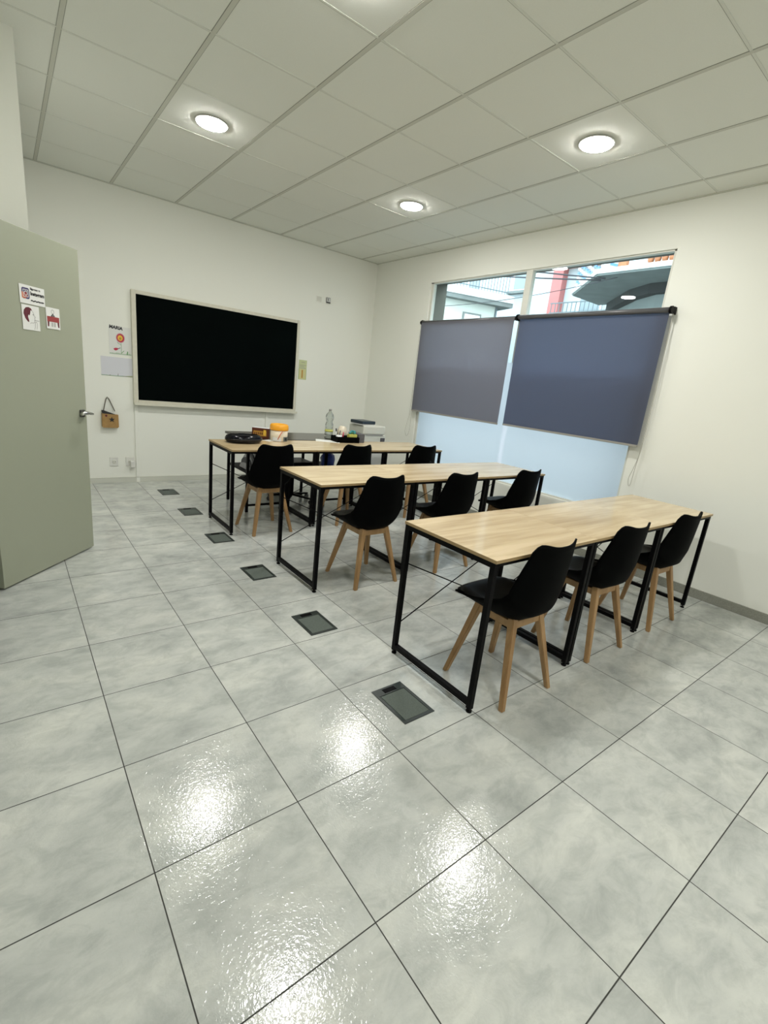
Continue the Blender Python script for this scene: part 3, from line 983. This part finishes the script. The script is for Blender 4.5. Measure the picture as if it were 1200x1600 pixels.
def make_chair():
    t = thing('chair', '', 'chair')
    nt_, nu = 40, 22
    outer = []
    for i in range(nt_ + 1):
        tt = i / nt_
        outer.append([shell_pt(tt, -1 + 2 * j / nu) for j in range(nu + 1)])
    def nrm(i, j, g):
        a = g[min(i + 1, nt_)][j] - g[max(i - 1, 0)][j]
        c = g[i][min(j + 1, nu)] - g[i][max(j - 1, 0)]
        n = c.cross(a)
        return n.normalized() if n.length > 1e-9 else Vector((0, 0, 1))
    th = 0.009
    inner = [[outer[i][j] - nrm(i, j, outer) * th for j in range(nu + 1)] for i in range(nt_ + 1)]
    if (inner[12][nu // 2].z < outer[12][nu // 2].z):
        inner = [[outer[i][j] + nrm(i, j, outer) * th for j in range(nu + 1)] for i in range(nt_ + 1)]
    b = B()
    va = grid_mesh(b, outer, 'shell'); vb = grid_mesh(b, inner, 'shell')
    loop = [(0, j) for j in range(nu + 1)] + [(i, nu) for i in range(1, nt_ + 1)] + [(nt_, j) for j in range(nu - 1, -1, -1)] + [(i, 0) for i in range(nt_ - 1, 0, -1)]
    for (i0, j0), (i1, j1) in zip(loop, loop[1:] + loop[:1]):
        f = b.bm.faces.new((va[i0][j0], va[i1][j1], vb[i1][j1], vb[i0][j0])); f.smooth = True
    b.build('shell', t)
    # seat cushion lying in the bucket
    b = B()
    ni, nj = 18, 16
    lo, hi = [], []
    for i in range(ni + 1):
        tt = 0.045 + (0.58 - 0.045) * i / ni
        rl, rh = [], []
        for j in range(nj + 1):
            u = (-1 + 2 * j / nj) * 0.90
            p = shell_pt(tt, u) + Vector((0, 0, 0.012))
            e = (1 - abs(-1 + 2 * i / ni) ** 6) * (1 - abs(-1 + 2 * j / nj) ** 6)
            rl.append(p)
            q = p + Vector((0, 0, 0.003 + 0.030 * max(e, 0) ** 0.5))
            rh.append(q)
        lo.append(rl); hi.append(rh)
    grid_mesh(b, hi, 'cushion'); grid_mesh(b, lo, 'cushion')
    bmesh.ops.remove_doubles(b.bm, verts=b.bm.verts[:], dist=0.0005)
    b.build('seat_cushion', t)
    # legs and frame
    tops = 0.098
    for sx in (-1, 1):
        for sy in (-1, 1):
            b = B()
            bt = Vector((sx * 0.180, sy * 0.183, 0.0)); tp = Vector((sx * tops, sy * tops, 0.408))
            b.bar(bt, tp, 0.026, 0.024, 'beech', up=(0, sy, 0), w2=0.038, h2=0.034)
            for v in b.bm.verts:
                if v.co.z < 0.1:
                    v.co.z = 0.0
            bmesh.ops.bevel(b.bm, geom=b.bm.edges[:], offset=0.003, segments=2, affect='EDGES')
            b.build('leg', t)
    b = B()
    for sy in (-1, 1):
        b.box(-0.098, 0.098, sy * 0.106 - 0.010, sy * 0.106 + 0.010, 0.362, 0.400, 'beech', 0.002)
        b.box(sy * 0.106 - 0.010, sy * 0.106 + 0.010, -0.095, 0.095, 0.363, 0.399, 'beech', 0.002)
    b.build('seat_frame', t)
    b = B(); b.box(-0.09, 0.09, -0.09, 0.09, 0.386, 0.402, 'shell', 0.004); b.build('mounting_plate', t)
    return t
chair0 = make_chair()
spots = [
    (1.857, 1.245, 0, 'black bucket chair with beech legs, biggest in view, at the left front desk', 'front'),
    (2.642, 1.265, -2, 'black bucket chair with beech legs, middle one of the front row', 'front'),
    (3.398, 1.265, -1, 'black bucket chair with beech legs, window end of the front row', 'front'),
    (1.965, 2.612, 1, 'black bucket chair with beech legs, at the left desk of the middle row', 'middle'),
    (2.725, 2.612, 0, 'black bucket chair with beech legs, centre one of the middle row', 'middle'),
    (3.580, 2.622, 0, 'black bucket chair with beech legs, window end of the middle row', 'middle'),
    (1.765, 3.895, 2, 'black bucket chair with beech legs, left one of the rear row', 'rear'),
    (2.635, 3.925, 0, 'black bucket chair with beech legs, centre one of the rear row', 'rear'),
    (3.520, 3.930, -2, 'black bucket chair with beech legs, window end of the rear row', 'rear'),
]
for i, (x, y, a, lab, rn) in enumerate(spots):
    c = chair0 if i == 0 else copy_tree(chair0)
    c.location = (x, y, 0); c.rotation_euler = (0, 0, math.radians(a))
    c['label'] = lab; c['category'] = 'chair'; c['group'] = 'black chairs of the %s row' % rn

# ================================================================== TEACHER DESK AREA
td = thing('teacher_desk', 'dark brown teacher desk with open lower shelves behind the rear row', 'desk', (2.40, 4.70, 0))
b = B(); b.box(-0.62, 0.62, -0.29, 0.28, 0.716, 0.738, 'darkwood', 0.002); b.build('desktop', td)
for sx in (-0.585, -0.215, 0.300, 0.585):
    for sy in (-0.27, 0.25):
        b = B(); b.box(sx - 0.013, sx + 0.013, sy - 0.013, sy + 0.013, 0.0, 0.716, 'black', 0.001); b.build('leg', td)
for (x0, x1) in ((-0.572, -0.228), (0.313, 0.572)):
    b = B(); b.box(x0 - 0.013, x1 + 0.013, -0.28, 0.26, 0.387, 0.405, 'black', 0.001); b.build('lower_shelf', td)
    b = B(); b.box(x0, x1, -0.278, -0.262, 0.060, 0.080, 'black', 0.001); b.build('floor_rail', td)

# things on the lower shelves
b = B()
n = 14
for k in range(7):
    x = 1.855 + k * 0.016
    w_ = 0.016
    pts = []
    for i in range(n + 1):
        a = PI * i / n
        pts.append((4.62 - 0.125 * math.cos(a), 0.407 + 0.045 * k ** 0.55 + (0.060 + 0.010 * k) * math.sin(a)))
    pts = [(4.745, 0.407), ] + pts[::-1] + [(4.495, 0.407)]
    pp = [(p[0], p[1]) for p in pts]
    b.prism(pp, 0, x, x + w_, 'paleg' if k % 2 == 0 else 'greyfab')
b.box(1.965, 2.135, 4.50, 4.74, 0.407, 0.56, 'greyfab', 0.03)
o = b.build('folded_clothes'); tag(o, 'heap of folded grey striped clothes on the left lower shelf of the teacher desk', 'clothes')

b = B()
rngs = []
random.seed(8)
prof = [(0.075, 0.0), (0.105, 0.03), (0.11, 0.09), (0.095, 0.13), (0.05, 0.155)]
b.lathe([(r, z) for r, z in prof], 'blue', 18, (2.840, 4.62, 0.406), 0.75, 0.7)
for v in b.bm.verts:
    v.co += Vector((random.uniform(-.008, .008), random.uniform(-.008, .008), random.uniform(-.006, .010) if v.co.z > 0.41 else 0))
o = b.build('plastic_bag'); tag(o, 'crumpled blue plastic bag on the right lower shelf of the teacher desk', 'bag')

b = B(); b.box(2.30, 2.58, 5.02, 5.20, 0.0, 0.62, 'white', 0.004)
b.box(2.31, 2.57, 5.012, 5.02, 0.02, 0.20, 'printer', 0.002); b.box(2.31, 2.57, 5.012, 5.02, 0.21, 0.40, 'printer', 0.002); b.box(2.31, 2.57, 5.012, 5.02, 0.41, 0.60, 'printer', 0.002)
o = b.build('drawer_unit'); tag(o, 'white drawer unit half hidden under the teacher desk', 'drawers')

# swivel chair tucked in the kneehole, turned sideways
t = thing('swivel_chair', 'black low-backed swivel chair on castors tucked under the teacher desk', 'chair', (2.455, 4.72, 0), 0)
b = B(); b.box(-0.19, 0.19, -0.17, 0.17, 0.42, 0.470, 'cushion', 0.022); b.build('seat', t)
b = B()
grid = []
k0 = []
for i in range(9):
    z = 0.45 + 0.24 * i / 8
    k0.append((-0.185 - 0.035 * math.sin(i / 8 * PI / 2) + 0.0, z))
rowsA = [[Vector((x + 0.05 * (1 - (1 - i / 8) ** 2) * 0 + 0.10 * (1 - i / 8) ** 2, -0.17 + 0.34 * j / 8, z)) for j in range(9)] for i, (x, z) in enumerate(k0)]
rowsB = [[p - Vector((0.03, 0, 0)) for p in r] for r in rowsA]
va = grid_mesh(b, rowsA, 'cushion'); vb = grid_mesh(b, rowsB, 'cushion')
for j in range(8):
    for e in (0, 8):
        b.bm.faces.new((va[e][j], va[e][j + 1], vb[e][j + 1], vb[e][j]))
        b.bm.faces.new((va[j][e], va[j + 1][e], vb[j + 1][e], vb[j][e]))
b.build('backrest', t)
b = B(); b.tube([(0, 0, 0.08), (0, 0, 0.425)], 0.022, 'black', 12); b.build('gas_column', t)
for k in range(5):
    a = 2 * PI * k / 5 + 0.3
    b = B(); b.bar((0, 0, 0.085), (0.255 * math.cos(a), 0.255 * math.sin(a), 0.062), 0.042, 0.024, 'black', w2=0.028, h2=0.016)
    arm = b.build('base_arm', t)
    b = B()
    ex, ey = 0.245 * math.cos(a), 0.245 * math.sin(a)
    b.tube([(ex - 0.012 * math.sin(a), ey + 0.012 * math.cos(a), 0.026), (ex + 0.012 * math.sin(a), ey - 0.012 * math.cos(a), 0.026)], 0.026, 'dsteel', 14)
    b.build('castor', arm)

# printer on a small cabinet
t = thing('printer_cabinet', 'pale cabinet under the printer in the far corner', 'cabinet', (3.47, 4.78, 0))
b = B(); b.box(-0.18, 0.18, -0.17, 0.20, 0.0, 0.68, 'printer', 0.004); b.build('carcass', t)
b = B(); b.box(-0.165, 0.165, -0.180, -0.170, 0.03, 0.64, 'white', 0.003); dr = b.build('cabinet_door', t)
b = B(); b.tube([(0.13, -0.195, 0.40), (0.13, -0.195, 0.52)], 0.005, 'steel', 8); b.build('handle', dr)
t = thing('printer', 'white desktop printer on a cabinet in the far corner', 'printer', (3.47, 4.78, 0.682))
b = B()
b.box(-0.160, 0.175, -0.15, 0.18, 0.0, 0.098, 'printer', 0.010)
b.box(-0.155, 0.170, -0.145, 0.175, 0.100, 0.205, 'printer', 0.014)
b.build('printer_body', t)
b = B(); b.box(-0.13, 0.13, -0.155, -0.148, 0.092, 0.106, 'gink'); b.box(0.10, 0.165, -0.158, -0.148, 0.015, 0.065, 'greyfab', 0.004); b.build('paper_slot', t)
b = B(); b.box(-0.13, 0.07, -0.12, 0.10, 0.0, 0.012, 'paper', 0.001); b.box(-0.134, 0.074, -0.124, 0.104, 0.012, 0.050, 'navy', 0.008)
o = b.build('folder'); place(o, (3.415, 4.78, 0.889), 0.12); tag(o, 'dark navy folder lying on top of the printer', 'folder')

# things on the rear row and the teacher desk
t = thing('padded_case', 'glossy black oval padded case lying on the left desk of the rear row', 'case', (1.672, 4.190, TZ), 0.02)
b = B()
b.lathe([(0.115, 0.0), (0.155, 0.008), (0.172, 0.028), (0.172, 0.046), (0.158, 0.066), (0.120, 0.078), (0.03, 0.082)], 'gloss', 40, (0, 0, 0), 1.0, 0.62)
b.build('case_body', t)
b = B(); b.tube([(0.168 * math.cos(a * PI / 20), 0.62 * 0.176 * math.sin(a * PI / 20), 0.038) for a in range(41)], 0.003, 'ink', 6, cap=False); b.build('zip', t)

t = thing('storage_tub', 'round cream tub with an orange-yellow lid on the rear desks', 'tub', (2.085, 4.335, TZ))
rings_ = [(0.073, 0.0), (0.082, 0.006), (0.084, 0.114)]
b = B(); b.lathe(rings_, 'cream', 32); b.build('tub_body', t)
b = B(); b.lathe([(0.0885, 0.107), (0.0905, 0.114), (0.0890, 0.150), (0.080, 0.163), (0.066, 0.165), (0.062, 0.159), (0.02, 0.158)], 'amber', 32); b.build('lid', t)['label'] = 'orange-yellow lid'
b = B()
def wrap(u0, u1, z0, z1, m, r=0.0845):
    n = 6
    for i in range(n):
        a = u0 + (u1 - u0) * i / n; c = u0 + (u1 - u0) * (i + 1) / n
        b.face([(r * math.cos(a), r * math.sin(a), z0), (r * math.cos(c), r * math.sin(c), z0), (r * math.cos(c), r * math.sin(c), z1), (r * math.cos(a), r * math.sin(a), z1)], m)
wrap(math.radians(-85), math.radians(-35), 0.006, 0.048, 'mgrey')
wrap(math.radians(-75), math.radians(-50), 0.012, 0.040, 'dgrey', 0.0852)
wrap(math.radians(-160), math.radians(-100), 0.004, 0.040, 'shut')
b.tube([(0.087 * math.cos(math.radians(a)), 0.087 * math.sin(math.radians(a)), z) for a, z in ((-122, 0.022), (-112, 0.055), (-104, 0.080), (-94, 0.100))], 0.004, 'orange', 6)
b.build('printed_label', t)

b = B(); b.box(-0.085, 0.085, -0.045, 0.045, 0, 0.100, 'brown', 0.001)
b.box(-0.070, 0.060, -0.0462, -0.045, 0.022, 0.072, 'gold'); b.box(0.030, 0.055, -0.0468, -0.0462, 0.030, 0.085, 'yellow')
b.box(-0.080, 0.080, -0.040, 0.040, 0.100, 0.1012, 'shut')
for k in range(5):
    b.box(-0.060 + k * 0.018, -0.050 + k * 0.018, -0.0468, -0.0462, 0.036, 0.058, 'brown')
o = b.build('carton'); place(o, (1.985, 4.52, TZ), math.radians(-38))
tag(o, 'brown and gold carton standing beside the tub with the orange lid', 'box')

b = B(); b.box(-0.055, 0.055, -0.04, 0.04, 0, 0.002, 'paper'); o = b.build('paper_note'); place(o, (1.985, 4.335, TZ), 0.5)
tag(o, 'small white paper lying in front of the brown carton', 'paper')
b = B(); b.box(-0.125, 0.125, -0.085, 0.085, 0, 0.003, 'paper'); o = b.build('paper_sheet'); place(o, (2.660, 4.36, TZ), -0.5)
tag(o, 'white sheet of paper lying left of the black tray', 'paper')

t = thing('water_bottle', 'clear plastic water bottle standing by the black tray', 'bottle', (2.765, 4.52, TZ))
b = B(); b.lathe([(0.036, 0.0), (0.044, 0.006), (0.045, 0.035), (0.041, 0.045), (0.045, 0.055), (0.045, 0.110), (0.042, 0.118), (0.045, 0.126), (0.044, 0.160), (0.034, 0.185), (0.034, 0.195),
                  (0.044, 0.220), (0.045, 0.245), (0.038, 0.270), (0.020, 0.290), (0.014, 0.300), (0.014, 0.312)], 'clear', 28); b.build('bottle_body', t)
b = B(); b.lathe([(0.0155, 0.306), (0.0155, 0.324), (0.013, 0.326)], 'gink', 16); b.build('cap', t)
b = B(); b.lathe([(0.0455, 0.082), (0.0455, 0.104)], 'label_y', 28)
b.build('label_band', t)

t = thing('desk_tray', 'black plastic tray full of pens and stationery on the rear desks', 'tray', (2.875, 4.320, TZ), -0.08)
b = B()
b.box(-0.150, 0.110, -0.075, 0.075, 0, 0.006, 'shell')
b.box(-0.150, 0.110, -0.078, -0.072, 0, 0.062, 'shell', 0.001); b.box(-0.150, 0.110, 0.072, 0.078, 0, 0.062, 'shell', 0.001)
b.box(-0.154, -0.148, -0.078, 0.078, 0, 0.062, 'shell', 0.001); b.box(0.108, 0.114, -0.078, 0.078, 0, 0.062, 'shell', 0.001)
b.box(-0.02, -0.016, -0.072, 0.072, 0.006, 0.05, 'shell')
b.build('tray_body', t)
def stat(name, label, cat, b, loc=(2.875, 4.320, TZ)):
    o = b.build(name); place(o, loc, -0.08); tag(o, label, cat); return o
b = B(); b.tube([(-0.110, 0.03, 0.010), (-0.125, 0.02, 0.135)], 0.006, 'shut', 8); b.tube([(-0.125, 0.02, 0.110), (-0.128, 0.018, 0.140)], 0.007, 'ink', 8)
stat('marker_pen', 'white marker pen with black cap standing in the tray', 'pen', b)
b = B(); b.tube([(-0.095, 0.02, 0.010), (-0.075, 0.015, 0.120)], 0.005, 'greyfab', 8)
stat('pen', 'grey pen leaning in the tray beside the marker', 'pen', b)
b = B(); b.tube([(-0.055, 0.0, 0.010), (-0.050, -0.01, 0.105)], 0.006, 'pink', 8)
stat('pen', 'red pen leaning in the middle of the tray', 'pen', b)
b = B(); b.lathe([(0.030, 0.008), (0.032, 0.075), (0.028, 0.075), (0.026, 0.012)], 'shut', 18, (-0.115, -0.035, 0))
stat('plastic_cup', 'small whitish plastic cup in the left end of the tray', 'cup', b)
b = B(); b.box(0.000, 0.095, -0.055, 0.00, 0.008, 0.090, 'label_y', 0.003)
stat('card_box', 'yellow cardboard box standing in the tray', 'box', b)
b = B(); b.tube([(0.045 + 0.035 * math.cos(a * 0.7), -0.02 + 0.02 * math.sin(a * 1.1), 0.108 + 0.012 * math.sin(a)) for a in range(12)], 0.011, 'teal', 8)
b.tube([(0.015, -0.03, 0.100), (0.045, -0.045, 0.108), (0.080, -0.02, 0.102)], 0.010, 'grn', 8)
stat('tape_bundle', 'teal and green tangle of ribbon on the yellow box', 'ribbon', b)
b = B()
b.box(-0.04, 0.04, -0.07, 0.07, 0, 0.095, 'greyfab', 0.006)
o = b.build('pencil_case'); place(o, (3.035, 4.335, TZ), -0.05); tag(o, 'grey fabric pencil case right of the black tray', 'pencil case')

b = B()
prof = [(0.03, 0.0), (0.055, 0.03), (0.05, 0.09), (0.03, 0.135), (0.012, 0.14)]
b.lathe(prof, 'cream', 12)
random.seed(3)
for v in b.bm.verts:
    v.co += Vector((random.uniform(-.010, .010), random.uniform(-.008, .008), random.uniform(0, .012) if v.co.z > 0.01 else 0))
o = b.build('paper_bag'); place(o, (2.935, 4.52, TZ)); tag(o, 'crumpled beige paper bag behind the black tray', 'paper bag')
b = B(); b.tube([(3.30 + 0.045 * math.cos(a * PI / 9), 4.565, 0.50 + 0.07 * math.sin(a * PI / 9)) for a in range(10)], 0.004, 'black', 6)
b.tube([(3.345, 4.565, 0.50), (3.35, 4.562, 0.30), (3.33, 4.56, 0.02)], 0.004, 'black', 6)
o = b.build('cable'); tag(o, 'black cable looping down in front of the printer cabinet', 'cable')

# ================================================================== OUTDOORS
b = B(); b.box(X + 0.28, 60, -40, 60, -0.35, -0.15, 'asphalt')
o = b.build('street'); tag(o, 'asphalt street outside the window', 'street', kind='structure')

# near building with the projecting balcony
nb = thing('corner_building', 'grey corner building with a projecting terracotta balcony seen through the right pane', 'building', (9.83, 6.0, 0))
def L_(p): return (p[0] - 9.83, p[1] - 6.0)
b = B()
# wall follows the slab set back by 1.1 m, chamfered corner
wallp = [L_(p) for p in ((10.95, -12.0), (10.95, 5.25), (11.35, 5.85), (12.4, 6.9), (12.4, -12.0))]
b.prism(wallp, 2, -0.15, 3.98, 'mgrey')
b.build('ground_floor_wall', nb)
b = B()
bandp = [L_(p) for p in ((10.80, -12.0), (10.80, 5.35), (11.20, 6.00), (12.4, 7.15), (12.4, -12.0))]
b.prism(bandp, 2, 3.80, 4.00, 'dgrey')
b.build('dark_cornice', nb)
b = B()
slab = [L_(p) for p in ((9.83, -12.0), (9.83, 6.0), (11.32, 7.48), (12.6, 7.48), (12.6, -12.0))]
b.prism(slab, 2, 4.00, 4.035, 'mgrey')
b.build('balcony_soffit', nb)
b = B(); 
slab2 = [L_(p) for p in ((9.80, -12.0), (9.80, 6.01), (11.31, 7.52), (12.6, 7.52), (12.6, -12.0))]
b.prism(slab2, 2, 4.035, 4.125, 'concw')
b.build('balcony_slab', nb)
# terracotta balusters along the street edge (patterned parapet)
yk = 5.05
b = B()
b.box(9.86 - 9.83, 9.94 - 9.83, -12 - 6.0, 5.05 - 6.0, 4.125, 4.150, 'terra')
b.box(9.86 - 9.83, 9.96 - 9.83, -12 - 6.0, 5.05 - 6.0, 4.42, 4.50, 'terra')
b.build('parapet_rail', nb)
for k in range(26):
    y = 5.0 - k * 0.13
    b = B(); b.lathe([(0.042, 0.0), (0.062, 0.05), (0.058, 0.12), (0.036, 0.20), (0.046, 0.28)], 'terra', 8, (0.07, y - 6.0, 4.145)); b.build('baluster', nb)
b = B(); b.box(0.03, 0.13, 5.45 - 6, 5.62 - 6, 4.125, 4.50, 'terra'); b.build('parapet_pier', nb)
# mesh-like railing with blue and white panels round the chamfer
for (p, q, n) in (((9.86, 5.62), (9.86, 6.0), 2), ((9.86, 6.0), (11.30, 7.44), 8)):
    for k in range(n):
        a = Vector(p).lerp(Vector(q), k / n); c = Vector(p).lerp(Vector(q), (k + 0.86) / n)
        b = B()
        for r in range(5):
            z = 4.16 + r * 0.095
            b.bar((a.x - 9.83, a.y - 6.0, z), (c.x - 9.83, c.y - 6.0, z + 0.05), 0.012, 0.05, 'bluet' if (k + r) % 2 == 0 else 'shut')
        b.build('railing_panel', nb)
b = B(); b.box(11.9 - 9.83, 12.5 - 9.83, -12 - 6, 7.2 - 6, 4.17, 9.0, 'stucco2'); b.build('upper_wall', nb)

# pale building on the left with sloping-looking terrace ledge
lb = thing('terrace_building', 'pale green-white building with a long terrace ledge seen through the left pane', 'building', (13.0, 13.79, 0))
dirv = (Vector((15.134, 13.137)) - Vector((13.005, 13.791))).normalized()
nv = Vector((dirv.y, -dirv.x))     # towards the viewer
if nv.y > 0: nv = -nv
def LB(s, d, z): 
    p = dirv * s + nv * d
    return (p.x, p.y, z)
def slab_box(b, s0, s1, d0, d1, z0, z1, m):
    vs = [LB(s, d, z) for z in (z0, z1) for s, d in ((s0, d0), (s1, d0), (s1, d1), (s0, d1))]
    k = b.mi(m)
    v = [b.bm.verts.new(p) for p in vs]
    for f in ((0, 1, 2, 3), (4, 5, 6, 7), (0, 1, 5, 4), (1, 2, 6, 5), (2, 3, 7, 6), (3, 0, 4, 7)):
        b.bm.faces.new([v[i] for i in f]).material_index = k
b = B(); slab_box(b, -6, 2.35, -5, -0.35, -0.15, 4.78, 'stucco'); b.build('wall', lb)
b = B(); slab_box(b, -6, 2.9, -5, 0, 4.75, 4.90, 'conc'); slab_box(b, -6, 2.9, -5, 0.03, 4.90, 5.16, 'concw'); b.build('terrace_ledge', lb)
b = B(); slab_box(b, 0.95, 1.75, -0.36, -0.30, 3.2, 4.38, 'conc'); slab_box(b, 1.02, 1.68, -0.33, -0.28, 3.2, 4.31, 'shut'); b.build('window', lb)
b = B(); slab_box(b, 2.36, 2.42, -0.40, -0.30, 0, 4.78, 'rail'); b.build('downpipe', lb)
b = B()
for k in range(56):
    s = -4.5 + k * 0.13
    b.bar(LB(s, -0.1, 5.16), LB(s, -0.1, 5.95), 0.018, 0.018, 'rail')
b.bar(LB(-5, -0.1, 5.97), LB(2.8, -0.1, 5.97), 0.04, 0.04, 'rail'); b.bar(LB(-5, -0.1, 5.28), LB(2.8, -0.1, 5.28), 0.03, 0.03, 'rail')
b.build('terrace_railing', lb)

# tall white block behind
wb = thing('white_apartment_block', 'tall white apartment block with small windows behind the overhead cables', 'building', (20.0, 14.0, 0))
b = B(); b.box(0, 6, -1.0, 14, -0.15, 14, 'stucco2'); b.build('wall', wb)
for (y0, y1, z0, z1) in ((1.6, 2.6, 6.4, 8.2), (4.6, 5.6, 6.4, 8.2), (-0.4, 0.5, 5.9, 7.4), (7.5, 8.5, 6.4, 8.2), (1.6, 2.6, 9.6, 11.4), (4.6, 5.6, 9.6, 11.4)):
    b = B(); b.box(-0.06, 0.02, y0, y1, z0, z1, 'shut'); wn_ = b.build('window', wb)
    b = B(); b.box(-0.08, -0.06, y0 + 0.12, y1 - 0.12, z0 + 0.1, z1 - 0.1, 'pane'); b.build('pane', wn_)
    b = B(); b.box(-0.25, 0.02, y0 - 0.15, y1 + 0.15, z0 - 0.12, z0, 'conc'); b.build('sill', wn_)
b = B(); b.box(-0.9, 0, 6.5, 11.5, 5.75, 5.95, 'concw'); b.build('balcony_slab', wb)

# building with the red pilaster
rb = thing('red_striped_building', 'white building with a tall faded red pilaster and salmon cornice', 'building', (16.0, 11.2, 0))
b = B(); b.box(0.3, 4.0, -3.5, 1.6, -0.15, 7.6, 'stucco2'); b.build('wall', rb)
b = B(); b.box(0, 0.35, -0.10, 0.32, -0.15, 6.05, 'redp'); b.build('pilaster', rb)['label'] = 'faded red pilaster'
b = B(); b.box(-0.15, 0.35, -2.6, 0.2, 6.05, 6.5, 'salmon'); b.build('cornice', rb)
b = B(); b.box(0.22, 0.31, -1.7, -0.75, 4.3, 5.6, 'shut'); b.box(0.20, 0.22, -1.6, -0.85, 4.4, 5.5, 'pane'); b.build('window', rb)
b = B()
for k in range(16):
    y = -0.2 - k * 0.16
    b.bar((-0.5, y, 4.15), (-0.5, y, 4.75), 0.02, 0.02, 'rail')
b.bar((-0.5, -0.15, 4.76), (-0.5, -2.7, 4.76), 0.035, 0.035, 'rail'); b.bar((-0.5, -0.15, 4.45), (-0.5, -2.7, 4.45), 0.025, 0.025, 'rail')
b.build('balcony_railing', rb)
b = B(); b.box(-0.55, 0.3, -2.75, -0.1, 4.02, 4.14, 'concw'); b.build('balcony_slab', rb)

def cable(p, q, sag, label, r=0.016):
    b = B()
    pts = []
    for i in range(17):
        f = i / 16
        v = Vector(p).lerp(Vector(q), f)
        v.z -= sag * 4 * f * (1 - f)
        pts.append(v)
    b.tube(pts, r, 'cable', 6)
    o = b.build('overhead_cable'); tag(o, label, 'cable', 'overhead cables across the street'); return o
cable((9.0, 12.9, 4.75), (9.9, 5.95, 3.93), 0.05, 'lower thick overhead cable crossing the whole window view')
cable((9.0, 9.6, 4.52), (9.9, 5.85, 3.95), 0.02, 'steep upper overhead cable crossing behind the window mullion')
cable((9.0, 11.9, 3.60), (9.9, 5.6, 3.95), 0.20, 'thin lowest overhead cable near the blind tops', 0.007)
